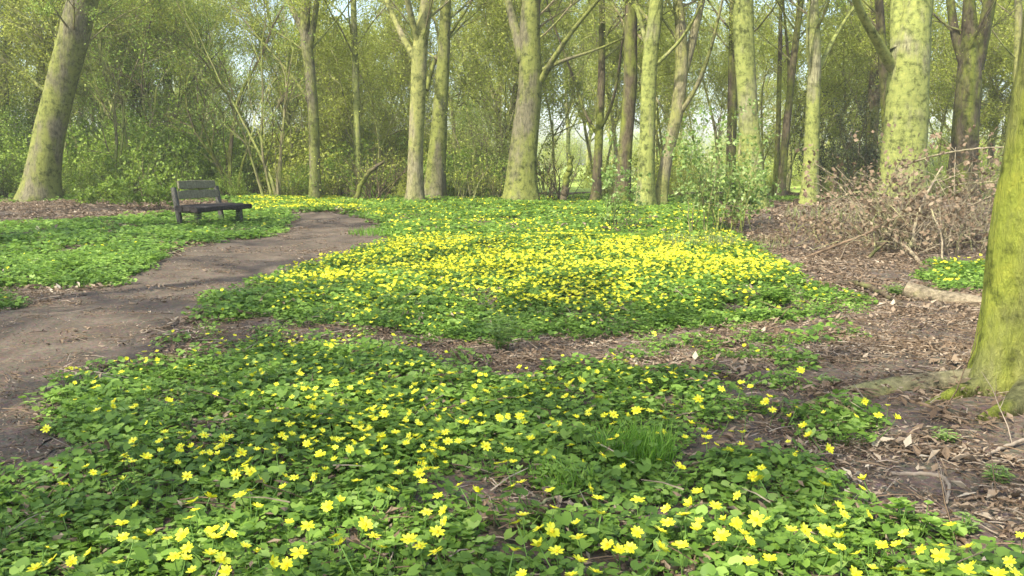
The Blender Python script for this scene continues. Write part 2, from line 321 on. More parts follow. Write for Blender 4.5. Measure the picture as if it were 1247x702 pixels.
def regions(x, y):
    """cover = how densely celandine grows, fl = how densely it flowers, pth = on the path"""
    z = gh(x, y); u, v = px(x, y, z)
    s = 1000.0 / np.maximum(y, 1.5)                         # pixels per metre, for a ragged edge of fixed real width
    w = wob(x, y) * 0.045 * s
    uu = u + w; vv = v + w * np.clip(2.2 / np.maximum(y, 1.5), 0.05, 1) * 0.6
    c = np.zeros(x.shape); f = np.zeros(x.shape)
    def put(poly, cov, fl):
        m = inpoly(uu, vv, poly); c[m] = np.maximum(c[m], cov); f[m] = np.maximum(f[m], fl)
    put(FRONT, 1.0, 0.9); put(MID, 1.0, 1.0); put(BETW, 0.09, 0.45); put(BETR, 0.07, 0.05); put(SIDE, 0.9, 0.4)
    put(LEFT, 0.95, 0.03); put(LEFT2, 0.7, 0.02); put(BENCHG, 1.0, 0.15); put(FARB, 1.0, 2.2); put(LOGC, 1.0, 0.6)
    for h in (FHOLE, FHOLE2):
        m = inpoly(uu, vv, h); c[m] *= 0.08; f[m] *= 0.2
    # thin places
    t = np.sin(x * 2.3 + 3.1) * np.sin(y * 2.9 + x) + 0.5 * np.sin(x * 7 + y * 5)
    c = c * np.where(t > 1.05, 0.35, 1.0)
    p = inpoly(uu, vv, PATH)
    c[p] *= 0.02; f[p] *= 0.02
    return c, f, p, u, v
def sample(n, x0, x1, y0, y1):
    return rng.uniform(x0, x1, n), rng.uniform(y0, y1, n)

# ------------------------------------------------------------------ ground and path
def axis(lo, hi, fine_lo, fine_hi, d, grow=1.18):
    a = list(np.arange(fine_lo, fine_hi + 1e-6, d)); s = d
    while a[-1] < hi: s *= grow; a.append(a[-1] + s)
    s = d
    while a[0] > lo: s *= grow; a.insert(0, a[0] - s)
    return np.array(a)
M['meadow'] = leaf_mat('meadow_grass', [(0.0, (0.17, 0.24, 0.04)), (0.5, (0.27, 0.36, 0.07)), (1.0, (0.38, 0.46, 0.12))], 0.0, 0.9, 0.4, 0.1, 0.3)
X = axis(-700, 700, -9, 9, 0.07); Y = axis(-300, 1200, 1, 18, 0.07)
gx, gy = np.meshgrid(X, Y); gz = gh(gx, gy)
gz = gz + (0.012 * np.sin(gx * 9.1 + 3 * np.sin(gy * 2)) * np.sin(gy * 8.3) + rng.normal(0, 0.004, gx.shape)) * (np.abs(gx) < 9.2) * (gy < 18.5)
g = MB(); nx, ny = len(X), len(Y)
i = (np.arange(ny - 1)[:, None] * nx + np.arange(nx - 1)[None, :]).ravel()
g.add(np.stack([gx, gy, gz], -1).reshape(-1, 3), np.stack([i, i + 1, i + nx + 1, i + nx], 1), 'soil')
tag(g.build('ground', smooth=True), kind='structure')
cx = (X[:-1] + X[1:]) / 2; cy = (Y[:-1] + Y[1:]) / 2; cgx, cgy = np.meshgrid(cx, cy)
_, _, pm, _, _ = regions(cgx.ravel(), cgy.ravel())
pm &= (cgy.ravel() > 1.2) & (cgy.ravel() < 22) & (cgx.ravel() > -8.9) & (cgx.ravel() < 8.9)
pf = np.stack([i, i + 1, i + nx + 1, i + nx], 1)[pm]
used, inv = np.unique(pf.ravel(), return_inverse=True)
pv = np.stack([gx, gy, gz + 0.006], -1).reshape(-1, 3)[used]
g = MB(); g.add(pv, inv.reshape(-1, 4), 'path'); tag(g.build('path', smooth=True), kind='structure')

mx_, my_ = np.meshgrid(np.linspace(-300, 300, 61), np.concatenate([[31, 32, 33.5], np.linspace(36, 700, 70)]))
mz = np.where(my_ < 31.5, -0.25, np.where(my_ < 32.5, -0.08, 0.05)) + 0.04 + 0.03 * np.sin(mx_ * .3) * np.sin(my_ * .2); i = (np.arange(mx_.shape[0] - 1)[:, None] * 61 + np.arange(60)[None, :]).ravel()
g = MB(); g.add(np.stack([mx_, my_ + 1.5 * np.sin(mx_ * .4), mz], -1).reshape(-1, 3), np.stack([i, i + 1, i + 62, i + 61], 1), 'meadow'); tag(g.build('meadow', smooth=True), kind='structure')

# ------------------------------------------------------------------ branch growing
def grow(mb, p, d, length, r, level, maxlevel, mat, leaves, droop=0.0, up=0.15, kids=5, wig=0.16, sides=None, spread=0.9, ksc=0.5, tip=0.25):
    n = max(4, int(3 + length * 1.2)) if level < 2 else 4
    pts = [np.array(p, float)]; d = unit(d); dirs = [d]
    for k in range(n):
        d = unit(d + rng.normal(0, wig, 3) + np.array([0, 0, up - droop * k / n])); pts.append(pts[-1] + d * length / n); dirs.append(d)
    pts = np.array(pts); rr = r * np.linspace(1, tip, n + 1)
    mb.tube(pts, rr, sides or (5 if level == 0 else 3), mat)
    if leaves is not None and level >= maxlevel - 1:
        m = leaves['n'] if level == maxlevel else leaves['n'] // 2
        if m:
            t = rng.uniform(0.15, 1, m) * (len(pts) - 1); k = np.minimum(t.astype(int), len(pts) - 2); fr = (t - k)[:, None]
            leaves['c'].append(pts[k] * (1 - fr) + pts[k + 1] * fr + rng.normal(0, leaves['spread'], (m, 3)))
    if level < maxlevel:
        m = max(1, int(kids * rng.uniform(0.75, 1.25)))
        for q in range(m):
            t = rng.uniform(0.2, 0.98) * n; k = min(int(t), n - 1); pp = pts[k] * (1 - (t - k)) + pts[k + 1] * (t - k)
            side = rng.normal(size=3); side -= dirs[k] * side.dot(dirs[k]); side = unit(side)
            nd = unit(dirs[k] + side * spread * rng.uniform(0.6, 1.3))
            grow(mb, pp, nd, length * ksc * rng.uniform(0.6, 1.25) * (1.1 - 0.5 * t / n), rr[k] * 0.55, level + 1, maxlevel, mat, leaves, droop, up, kids, wig, None, spread, ksc, tip)
    return pts
def flush(mb, leaves, size, mat, aspect=0.65):
    if leaves['c']:
        c = np.vstack(leaves['c']); mb.quads(c, rng.uniform(0.6, 1.3, len(c)) * size, mat, aspect)

def lumps(base_z, flare, amp, seed):
    q = np.random.default_rng(seed); ph = q.uniform(0, 6.28, 8)
    def f(pts, th):
        h = np.maximum(pts[:, 2] - base_z, 0)[:, None]; T = th[None, :]
        fl = flare * np.exp(-h / 0.32) * (1 + 0.45 * np.sin(4 * T + ph[0]) + 0.3 * np.sin(7 * T + ph[1]))
        a = amp * (np.sin(2 * T + ph[2] + h * 0.9) + 0.7 * np.sin(3 * T + ph[3] - h * 1.3) + 0.5 * np.sin(5 * T + ph[4] + h * 2.1) + 0.6 * np.sin(h * 5 + ph[5] + 2 * np.sin(T)) * 0.6)
        return 1 + fl + a
    return f
def rough(pts, th):
    h = pts[:, 2][:, None]; T = th[None, :]
    return 0.018 * np.sin(13 * T + 3 * np.sin(h * 4)) + 0.015 * np.sin(h * 17 + 2 * np.sin(5 * T)) * np.sin(9 * T + h * 2) + rng.normal(0, 0.008, (len(pts), len(th)))
def smooth_line(pts, n):
    pts = np.asarray(pts, float); t = np.concatenate([[0], np.cumsum(np.linalg.norm(np.diff(pts[:, :3], axis=0), axis=1))]); s = np.linspace(0, t[-1], n)
    out = np.stack([np.interp(s, t, pts[:, k]) for k in range(pts.shape[1])], 1)
    for _ in range(3): out[1:-1] = 0.25 * out[:-2] + 0.5 * out[1:-1] + 0.25 * out[2:]
    return out
TREES = []
def tree(label, trunk, bark, limbs=(), height=13, name='tree', cat='tree', group=None, twig='twig', leafm='olive', nbr=16, flare=0.35, Yd=None, leafn=None, lowest=3.6, leafsize=0.05, sides=18, leafy=True, twigs=True, amp=0.035):
    """trunk: (u, v, width in photo px) up the stem; limbs: lists of the same with a drift in depth"""
    u0, v0, w0 = trunk[0]
    if leafn is None: leafn = 4 if u0 < 450 else 2
    b = gp(u0, v0) if Yd is None else np.array([at(u0, v0, Yd)[0], Yd, 0.0]); b[2] = float(gh(b[0], b[1])); Yt = b[1]
    k = Yt / F
    P = [np.array([*(b - [0, 0, 0.25]), w0 * k / 2])]
    for j, (u, v, w) in enumerate(trunk):
        p = at(u, v, Yt); 
        if j == 0: p = b.copy()
        P.append(np.array([*p, w * k / 2]))
    d = unit(P[-1][:3] - P[-2][:3]); d = unit(d + np.array([0, 0, 0.4])); top = P[-1].copy()
    while top[2] < height:
        d = unit(d + np.array([rng.normal(0, 0.07), rng.normal(0, 0.07), 0.1])); top = np.array([*(top[:3] + d * 1.5), max(0.02, top[3] * 0.82)]); P.append(top)
    L = np.linalg.norm(P[-1][:3] - P[0][:3]); line = smooth_line(P, int(L * (14 if sides > 40 else 4)))
    root = empty(name, b, label, cat, group)
    mb = MB(); mb.tube(line[:, :3] - b, line[:, 3], sides, bark, lump=lambda p, t: lumps(0, flare, amp, int(u0 * 7) + 999)(p, t) + (rough(p, t) if sides > 40 else 0)); mb.build('trunk', root, True)
    cr = MB(); lv = dict(n=leafn if leafy else 0, c=[], spread=0.05)
    for li in limbs:
        dr = li[0]; pl = [np.array([*at(u, v, Yt + dr * q), w * k / 2]) for q, (u, v, w) in enumerate(li[1:])]
        dd = unit(pl[-1][:3] - pl[-2][:3]); t = pl[-1].copy()
        while t[2] < height * 0.75 and t[3] > 0.012:
            dd = unit(dd + np.array([rng.normal(0, 0.1), rng.normal(0, 0.1), 0.12])); t = np.array([*(t[:3] + dd * 1.0), t[3] * 0.8]); pl.append(t)
        pl = smooth_line(pl, max(6, len(pl) * 4)); mb = MB(); mb.tube(pl[:, :3] - b, pl[:, 3], 9, bark, lump=lambda p, t: lumps(-9, 0, 0.04, int(v0 + dr * 9) + 99)(p, t)); mb.build('branch', root, True)
        for q in range(4 if twigs else 0):
            j = rng.integers(len(pl) // 4, len(pl) - 1); sd = unit(rng.normal(size=3) + np.array([0, 0, 0.3]))
            grow(cr, pl[j, :3] - b, sd, rng.uniform(0.9, 2.0), pl[j, 3] * 0.35, 1, 3, twig, lv, kids=5, up=0.06)
    nbr = int(nbr * 1.2)
    for q in range(nbr if twigs else 0):
        hgt = lowest + (height - lowest) * (q / nbr) ** 1.6 + rng.uniform(0, 0.5)
        j = int(np.argmin(np.abs(line[:, 2] - b[2] - hgt))); r = line[j, 3]; a = rng.uniform(0, 6.28)
        dr = unit(np.array([math.cos(a), math.sin(a), rng.uniform(0.5, 1.1)]))
        ln = rng.uniform(2.0, 4.2) * (1 - 0.45 * hgt / height)
        grow(cr, line[j, :3] - b, dr, ln * 1.15, min(r * 0.3, 0.032), 0, 3, twig, lv, kids=6, up=0.04, ksc=0.5, wig=0.11, spread=0.75)
    if twigs:
        flush(cr, lv, leafsize, leafm); cr.build('crown', root)
    TREES.append(b[:2]); return root

T = tree
T('thick leaning mossy tree trunk at far left beside the path', [(47, 246, 46), (57, 180, 37), (75, 100, 33), (101, 0, 33), (125, -90, 30)], 'bark_moss', nbr=14, leafm='fresh', name='leaning_tree', flare=0.25)
T('slim pale trunk at the very left edge behind the leaning tree', [(-2, 240, 12), (8, 60, 10), (18, 0, 10)], 'bark_light', nbr=10, leafm='fresh', leafn=6)
T('dark slanting trunk just behind the thick leaning tree', [(38, 238, 13), (52, 80, 12), (75, 0, 12)], 'bark_dark', nbr=10, leafm='fresh', leafn=6)
T('slim straight tree standing right behind the bench', [(209, 236, 13), (205, 120, 11), (198, 0, 10)], 'bark_moss', nbr=12, leafm='fresh')
T('slender tree forking into three limbs left of the twin trunks', [(384, 246, 14), (382, 140, 12), (376, 70, 13), (371, 40, 13), (372, 0, 9)], 'bark_moss', limbs=[(0.3, (372, 46, 9), (358, 15, 7), (346, -8, 6)), (-0.3, (377, 60, 8), (384, 20, 7), (388, -15, 6)), (0.2, (382, 135, 5), (366, 105, 4), (340, 75, 3), (305, 35, 2))], nbr=10)
T('thin pale pole tree between the forked tree and the twin trunks', [(437, 244, 8), (434, 120, 8), (430, 0, 7)], 'bark_light', nbr=10)
T('left tan trunk of the twin trees, sunlit at its foot', [(505, 249, 21), (506, 180, 18), (510, 110, 18), (510, 62, 18), (520, 0, 13)], 'bark_tan', limbs=[(0.3, (506, 72, 10), (490, 45, 8), (476, 15, 7), (466, -15, 6)), (-0.3, (512, 60, 8), (500, 20, 7), (492, -20, 6))], nbr=12)
T('right mossy trunk of the twin trees with dark right side', [(528, 246, 26), (535, 150, 18), (540, 80, 15), (543, 0, 13)], 'bark_moss', limbs=[(0.3, (519, 110, 7), (528, 75, 5), (548, 40, 4), (570, 10, 3))], nbr=12)
T('stout tree in the middle that divides into limbs above head height', [(634, 250, 38), (637, 190, 32), (643, 130, 30), (646, 95, 28), (645, 40, 25), (650, -40, 20)], 'bark_moss', limbs=[(0.3, (638, 75, 15), (626, 30, 11), (616, -10, 9)), (-0.4, (655, 105, 9), (672, 75, 7), (695, 40, 5), (722, 8, 4)), (-0.2, (655, 88, 6), (690, 72, 4), (725, 62, 2.5))], nbr=16)
T('dark thin trunk leaning right, close left of the stout middle tree', [(592, 240, 13), (606, 190, 12), (622, 140, 11), (640, 90, 9)], 'bark_dark', nbr=5, height=6, leafn=3)
T('thin dark tree with rising side branches left of the paired straight trunks', [(725, 249, 11), (729, 180, 10), (733, 90, 9), (733, 0, 7)], 'bark_dark', limbs=[(0.3, (728, 165, 5), (712, 140, 4), (700, 100, 3)), (-0.3, (729, 160, 5), (742, 140, 4), (752, 100, 3))], nbr=12)
T('straight dark trunk left of the smooth light green trunk', [(757, 252, 19), (762, 170, 16), (768, 100, 17), (768, 40, 16), (770, -30, 14)], 'bark_dark', nbr=12)
T('straight smooth light green trunk in the middle right group', [(786, 254, 21), (789, 150, 18), (790, 80, 17), (798, 20, 17), (803, -40, 16)], 'bark_light', limbs=[(0.3, (792, 75, 7), (782, 30, 6), (770, -5, 5)), (-0.3, (798, 80, 5), (830, 50, 4), (850, 15, 3))], nbr=12)
T('brown forked tree leaning right beside the light green trunk', [(803, 252, 15), (812, 190, 14), (825, 140, 15), (830, 95, 15), (830, 40, 13), (822, -20, 10)], 'bark_tan', limbs=[(0.2, (832, 90, 12), (846, 40, 10), (858, -15, 8)), (-0.3, (826, 142, 6), (850, 105, 5), (866, 60, 4), (880, 0, 3)), (0.3, (818, 150, 4), (802, 125, 3), (790, 105, 2))], nbr=12)
T('dark narrow trunk half hidden behind the light curved trunk', [(889, 240, 12), (892, 120, 11), (894, 0, 11)], 'bark_dark', nbr=10, Yd=24)
T('tall light trunk with ripples of bark right of the leafy bush', [(921, 256, 27), (914, 170, 23), (908, 100, 22), (905, 30, 24), (906, -50, 22)], 'bark_light', nbr=14)
T('slim dark stem left of the pale straight trunk', [(944, 240, 7), (948, 150, 6), (950, 60, 5)], 'bark_dark', nbr=8, Yd=25)
T('second slim dark stem, leaning right, left of the pale straight trunk', [(950, 240, 10), (958, 150, 9), (968, 60, 8), (976, 0, 7)], 'bark_dark', limbs=[(0.2, (957, 150, 5), (962, 90, 4), (955, 20, 3))], nbr=8, Yd=24)
T('pale straight trunk that branches high, left of the dark gap', [(985, 256, 20), (988, 190, 17), (991, 110, 16), (993, 60, 14), (990, 0, 11)], 'bark_light', limbs=[(0.3, (994, 90, 7), (1006, 65, 5), (1022, 35, 4)), (-0.2, (988, 95, 5), (982, 60, 4), (985, 10, 3))], nbr=12)
T('dark trunk deep in the shade behind the biggest tree', [(1058, 244, 14), (1062, 150, 14), (1070, 40, 13)], 'bark_dark', nbr=10, Yd=26, leafm='fresh')
T('biggest pale trunk standing behind the brush pile', [(1098, 262, 56), (1100, 200, 50), (1104, 120, 48), (1108, 60, 47), (1118, 10, 32), (1130, -60, 28)], 'bark_light', limbs=[(0.2, (1098, 60, 26), (1096, 15, 23), (1097, -50, 19)), (-0.4, (1088, 85, 13), (1070, 52, 11), (1050, 20, 9), (1036, -15, 8))], nbr=14, Yd=17.5, flare=0.15)
T('narrow mossy stem touching the left side of the biggest trunk', [(1082, 250, 12), (1080, 150, 11), (1074, 60, 11), (1070, 0, 10)], 'bark_dark', nbr=8, Yd=20)
T('dark mossy tree splitting into three limbs right of the biggest trunk', [(1172, 240, 34), (1174, 170, 30), (1180, 100, 30), (1182, 70, 26), (1180, 0, 12)], 'bark_dark', limbs=[(0.2, (1176, 85, 13), (1163, 45, 11), (1156, -10, 9)), (-0.2, (1188, 85, 17), (1198, 40, 15), (1208, -15, 13)), (-0.5, (1170, 78, 5), (1195, 30, 4), (1215, -5, 3))], nbr=12, Yd=22)
T('thin grey trunk near the top right corner', [(1238, 245, 9), (1238, 120, 8), (1241, 0, 8)], 'bark_tan', nbr=10, Yd=25)
# foreground tree at the right edge
fg = T('bright green moss covered trunk at the right edge of the clearing', [(1266, 462, 108), (1260, 400, 96), (1259, 300, 90), (1270, 200, 84), (1287, 80, 80), (1305, -80, 74), (1316, -300, 66)], 'bark_right', height=14, nbr=9, lowest=6.5, flare=0.6, sides=64, name='moss_covered_tree', amp=0.03)
FG = np.array(fg.location)
def root_piece(pts, mat='bark_right'):
    line = smooth_line([np.array([*q[:3], q[3]]) for q in pts], 24)
    mb = MB(); mb.tube(line[:, :3] - FG, line[:, 3], 12, mat, cap=True, lump=lambda p, t: lumps(-9, 0, 0.07, 5)(p, t)); mb.build('root', fg, True)
for (pts, rs) in (([(1250, 455), (1210, 470), (1165, 480), (1120, 497)], (0.10, 0.07, 0.03, 0.008)), ([(1262, 480), (1235, 500), (1190, 512)], (0.09, 0.05, 0.012))):
    root_piece([(*(gp(u, v) + [0, 0, r * 0.1]), r) for (u, v), r in zip(pts, rs)])
# trees of the same wood standing beside and behind the viewer; they shade the clearing
for k, (x, y, r, hh) in enumerate([(-7.0, -4.8, .24, 15), (-8.5, 1.0, .28, 14), (-12.5, 5.0, .26, 15), (-9.5, 9.5, .2, 13), (-15, 12, .28, 15), (-3.0, -9, .28, 15), (-12.0, -5, .28, 16), (6.5, -3, .25, 14), (-6.2, -1.8, .24, 14)]):
    b = np.array([x, y, float(gh(x, y))]); root = empty('tree', b, 'mossy tree of the same wood standing beside or behind the viewpoint', 'tree', 'trees around the viewpoint')
    line = smooth_line([np.array([0, 0, -.2, r * 1.2]), np.array([0, 0, .4, r]), np.array([.2 * rng.normal(), .2 * rng.normal(), 5, r * .8]), np.array([.5 * rng.normal(), .5 * rng.normal(), hh, .04])], 40)
    mb = MB(); mb.tube(line[:, :3], line[:, 3], 14, 'bark_moss', lump=lambda p, t: lumps(0, .35, .035, 3)(p, t)); mb.build('trunk', root, True)
    cr = MB(); lv = dict(n=4, c=[], spread=0.06)
    for q in range(14):
        hgt = 3 + (hh - 3.5) * q / 14; j = int(np.argmin(np.abs(line[:, 2] - hgt))); a = rng.uniform(0, 6.28)
        grow(cr, line[j, :3], unit([math.cos(a), math.sin(a), rng.uniform(.5, 1)]), rng.uniform(2.5, 4.5) * (1 - .4 * hgt / hh), .055, 0, 3, 'twig', lv, kids=6, up=.05)
    flush(cr, lv, 0.075, 'olive'); cr.build('crown', root)

# ------------------------------------------------------------------ thicket behind the trees
def shrub_meshes(n, stems, hgt, leafn, leafsize, leafm, twig, kids=6, spread=0.5, lean=0.5, maxlevel=2, r=0.018):
    out = []
    for _ in range(n):
        st = MB(); lv = dict(n=leafn, c=[], spread=0.10)
        for q in range(stems):
            a = rng.uniform(0, 6.28); s = rng.uniform(0, spread)
            grow(st, (s * math.cos(a), s * math.sin(a), -0.1), unit([math.cos(a) * lean * rng.uniform(.2, 1), math.sin(a) * lean * rng.uniform(.2, 1), 1]), hgt * rng.uniform(0.6, 1.05), r * rng.uniform(.6, 1.4), 0, maxlevel, twig, lv, droop=0.1, up=0.08, kids=kids, wig=0.13, ksc=0.42)
        fo = MB(); flush(fo, lv, leafsize, leafm)
        out.append((st.mesh('stems'), fo.mesh('foliage')))
    return out
def place_shrub(pair, loc, rz, s, label, cat='shrub', group=None, name='shrub', sz=1.0):
    t = empty(name, loc, label, cat, group); t.rotation_euler = (0, 0, rz); t.scale = (s, s, s * sz)
    for nm, me in zip(('stems', 'foliage'), pair):
        o = bpy.data.objects.new(nm, me); COL.objects.link(o); o.parent = t
    return t
SH = {'fresh': shrub_meshes(3, 15, 3.0, 8, 0.06, 'fresh', 'twig_dark', kids=9),
      'olive': shrub_meshes(3, 17, 3.1, 7, 0.055, 'olive', 'twig', kids=9),
      'pale': shrub_meshes(3, 14, 3.1, 6, 0.06, 'pale', 'twig_pale', kids=9),
      'bare': shrub_meshes(2, 20, 3.0, 2, 0.05, 'olive', 'twig', kids=10)}
POLE = shrub_meshes(3, 1, 11, 4, 0.055, 'olive', 'twig_moss', kids=18, spread=0.0, lean=0.1, maxlevel=3, r=0.10)
POLE2 = shrub_meshes(3, 3, 7, 4, 0.055, 'fresh', 'twig_dark', kids=11, spread=0.25, lean=0.5, maxlevel=3, r=0.05)
MARKS = [(-60, 'the left edge'), (50, 'the leaning trunk'), (209, 'the tree behind the bench'), (384, 'the slender forked tree'), (437, 'the thin pale pole tree'), (515, 'the twin trunks'), (634, 'the stout middle tree'),
         (725, 'the thin dark tree'), (775, 'the straight paired trunks'), (808, 'the brown forked tree'), (918, 'the rippled trunk'), (985, 'the pale straight trunk'), (1098, 'the biggest trunk'), (1172, 'the dark forked tree'), (1320, 'the mossy edge trunk')]
COUNT = {}
def between(what, u, Yd, rows):
    j = max(k for k in range(len(MARKS)) if MARKS[k][0] <= max(u, -59)); j = min(j, len(MARKS) - 2)
    row = 'near' if Yd < rows[0] else 'far' if Yd > rows[1] else 'middle'
    lab = '%s %s, %s to %s' % (row, what, MARKS[j][1].replace('the ', '', 1), MARKS[j + 1][1].replace('the ', '', 1))
    lab = '%s between %s and %s' % (row + ' ' + what, MARKS[j][1], MARKS[j + 1][1])
    return lab, (what + ('es' if what.endswith('sh') else 's')) + ' between ' + MARKS[j][1][4:] + ' and ' + MARKS[j + 1][1][4:]
def zone(u):
    if u < 330: return 'fresh', 'green leafy thicket bush behind the bench and leaning tree', 'green bushes behind the bench'
    if u < 620: return ('olive', 'olive twiggy thicket bush behind the forked and twin trees', 'olive bushes behind the twin trees')
    if u < 900: return ('pale', 'pale yellow green thicket bush behind the middle trunks', 'pale bushes behind the middle trunks')
    return ('olive', 'twiggy thicket bush in the wood behind the right hand trunks', 'bushes behind the right hand trunks')
for k in range(50):
    u = -60 + (k * 1367 / 49) + rng.uniform(-18, 18); Yd = (27.0, 30, 34)[k % 3] + rng.uniform(-0.8, 2)
    if u > 600 and (k % 3 != 2 or 640 < u < 900): continue
    if u > 600: Yd += 8
    x = at(u, 200, Yd)[0]; kd, lab, gr = zone(u + rng.uniform(-60, 60))
    if kd != 'fresh' and rng.random() < 0.25: kd2 = 'bare'
    else: kd2 = kd
    pr = SH[kd2][rng.integers(len(SH[kd2]))]
    place_shrub(pr, (x, Yd, 0), rng.uniform(0, 6.28), rng.uniform(0.75, 1.2), *(lambda q: (q[0], 'shrub', q[1]))(between({'fresh': 'green bush', 'olive': 'olive bush', 'pale': 'pale green bush', 'bare': 'twiggy bush'}[kd2], u, Yd, (29, 33))))
for k in range(32):
    u = -60 + (k * 1367 / 31) + rng.uniform(-14, 14); Yd = rng.uniform(26, 44); x = at(u, 200, Yd)[0]
    if 640 < u < 900 and k % 2: continue
    if 640 < u < 900: Yd += 6
    pl = POLE if (k % 2 or u > 620) else POLE2; z = 'slim young tree standing among the bushes behind the left half of the clearing' if u < 620 else 'slim young tree standing among the bushes behind the right half of the clearing'
    place_shrub(pl[rng.integers(3)], (x, Yd, 0), rng.uniform(0, 6.28), rng.uniform(0.8, 1.3), between('slim young tree', u, Yd, (31, 38))[0], 'tree', between('slim young tree', u, Yd, (31, 38))[1], name='young_tree')
POLE3 = shrub_meshes(3, 4, 7.5, 4, 0.06, 'olive', 'twig_moss', kids=11, spread=0.35, lean=0.42, maxlevel=3, r=0.05)
for k in range(20):
    u = -40 + k * 1320 / 19 + rng.uniform(-18, 18); Yd = rng.uniform(26, 31); x = at(u, 200, Yd)[0]; side = 'left' if u < 620 else 'right'
    place_shrub(POLE3[rng.integers(3)], (x, Yd, 0), rng.uniform(0, 6.28), rng.uniform(0.8, 1.25), *(lambda q: (q[0], 'tree', q[1]))(between('pale many stemmed tree', u, Yd, (27.7, 29.4))), name='slender_tree')
# the wood beyond, one mass
allm = []
for kd in ('olive', 'pale', 'fresh'):
    for st, fo in SH[kd][:2]: allm += [st, fo]
pm_ = []
for st, fo in POLE[:2]: pm_ += [st, fo]
P, RT, SC, IX = [], [], [], []
for k in range(200):
    Yd = 42 + 50 * rng.random() ** 1.1; x = rng.uniform(-0.85, 0.85) * Yd; u = W0 / 2 + F * x / Yd
    rz = rng.uniform(0, 6.28); s = rng.uniform(0.7, 1.15)
    if u > 560 and Yd < 60: continue
    if 640 < u < 900: j = rng.choice([2, 3])
    if u > 560: s *= 1.25
    if u < 350: j = rng.choice([4, 5, 0, 1], p=[.45, .3, .15, .1])
    elif u < 620: j = rng.choice([0, 1, 2], p=[.45, .35, .2])
    elif u < 900: j = rng.choice([2, 3, 0], p=[.45, .4, .15])
    else: j = rng.choice([0, 1, 4, 2], p=[.35, .25, .25, .15])
    for q in (2 * j, 2 * j + 1): P.append((x, Yd, 0)); RT.append((0, 0, rz)); SC.append(s); IX.append(q)
for k in range(50):
    Yd = 42 + 50 * rng.random(); x = rng.uniform(-0.85, 0.85) * Yd; rz = rng.uniform(0, 6.28); s = rng.uniform(0.9, 1.5); j = rng.integers(2)
    for q in (2 * j, 2 * j + 1): P.append((x, Yd, 0)); RT.append((0, 0, rz)); SC.append(s); IX.append(12 + q)
tag(scatter('distant_wood', allm + pm_, P, RT, SC, IX), 'hazy mass of twiggy trees and bushes filling the far background', 'woodland', kind='stuff')

under = []
for k, (lm, tw) in enumerate((('fresh', 'twig_dark'), ('fresh', 'twig'), ('olive', 'twig'), ('olive', 'twig_pale'), ('pale', 'twig'))):
    mb = MB(); lv = dict(n=(7, 6, 5, 4, 6)[k], c=[], spread=0.07)
    for q in range(26):
        a = rng.uniform(0, 6.28); q2 = 0.6 * math.sqrt(rng.random())
        grow(mb, (q2 * math.cos(a), q2 * math.sin(a), -.05), unit([rng.normal(0, .4), rng.normal(0, .4), 1]), rng.uniform(.5, 1.3), .007, 0, 2, tw, lv, kids=4, droop=.15, ksc=.5)
    flush(mb, lv, .06, lm); under.append(mb.mesh('undergrowth_piece'))
P, SC, IX = [], [], []
for k in range(650):
    Yd = 24.6 + 22 * rng.random() ** 1.5; x = rng.uniform(-0.72, 0.72) * Yd; u = W0 / 2 + F * x / Yd
    if rng.random() < 0.25 and u > 930: continue
    if u > 620 and rng.random() < (.8 if u < 900 else .5): continue
    P.append((x, Yd, 0)); SC.append(rng.uniform(.45, 1.7) * (1.0 if u < 620 else 0.8)); IX.append(int(rng.choice([0, 1]) if u < 330 else rng.choice([0, 1, 2, 3]) if u < 620 else rng.choice([4, 4, 2])))
RT = [(0, 0, rng.uniform(0, 6.28)) for _ in P]
tag(scatter('undergrowth', under, P, RT, SC, IX), 'knee high leafy undergrowth filling the floor of the wood behind the trunks', 'undergrowth', kind='stuff')

# ------------------------------------------------------------------ celandine carpet
def heart_leaf(mb, c, az, tilt, s, mat):
    # heart outline, notch at the stalk, slightly folded along the midrib
    o = np.array([[0, -0.02, 0], [0.30, -0.30, 0.05], [0.52, 0.0, 0.09], [0.40, 0.38, 0.05], [0, 0.66, -0.04], [-0.40, 0.38, 0.05], [-0.52, 0.0, 0.09], [-0.30, -0.30, 0.05], [0, 0.25, -0.01]]) * s
    f = np.array([[0, 1, 8], [1, 2, 8], [2, 3, 8], [3, 4, 8], [4, 5, 8], [5, 6, 8], [6, 7, 8], [7, 0, 8]])
    ct, st = math.cos(tilt), math.sin(tilt); o = o @ np.array([[1, 0, 0], [0, ct, st], [0, -st, ct]])
    ca, sa = math.cos(az), math.sin(az); o = o @ np.array([[ca, sa, 0], [-sa, ca, 0], [0, 0, 1]])
    mb.add(o + c, f, mat)
def clump(nl, rad, hmax, size, stalk=True):
    mb = MB()
    for _ in range(nl):
        a = rng.uniform(0, 6.28); r = rad * math.sqrt(rng.random()); h = hmax * (0.35 + 0.65 * rng.random()) * (1 - 0.45 * (r / rad) ** 2)
        c = np.array([r * math.cos(a), r * math.sin(a), h]); s = size * rng.uniform(0.6, 1.25)
        heart_leaf(mb, c, a - 1.57 + rng.normal(0, 0.8), rng.normal(-0.15, 0.35), s, 'celandine')
        if stalk and rng.random() < 0.5: mb.tube([(c[0] * .5, c[1] * .5, 0), (c[0] * .9, c[1] * .9, h * .6), c], [.0016, .0014, .001], 3, 'stalk')
    return mb.mesh('leaf_clump', True)
near_c = [clump(54, 0.105, 0.075, 0.026) for _ in range(5)] + [clump(80, 0.105, 0.06, 0.019) for _ in range(3)] + [clump(34, 0.11, 0.095, 0.035) for _ in range(2)]
far_c = [clump(26, 0.14, 0.10, 0.045, False) for _ in range(5)]
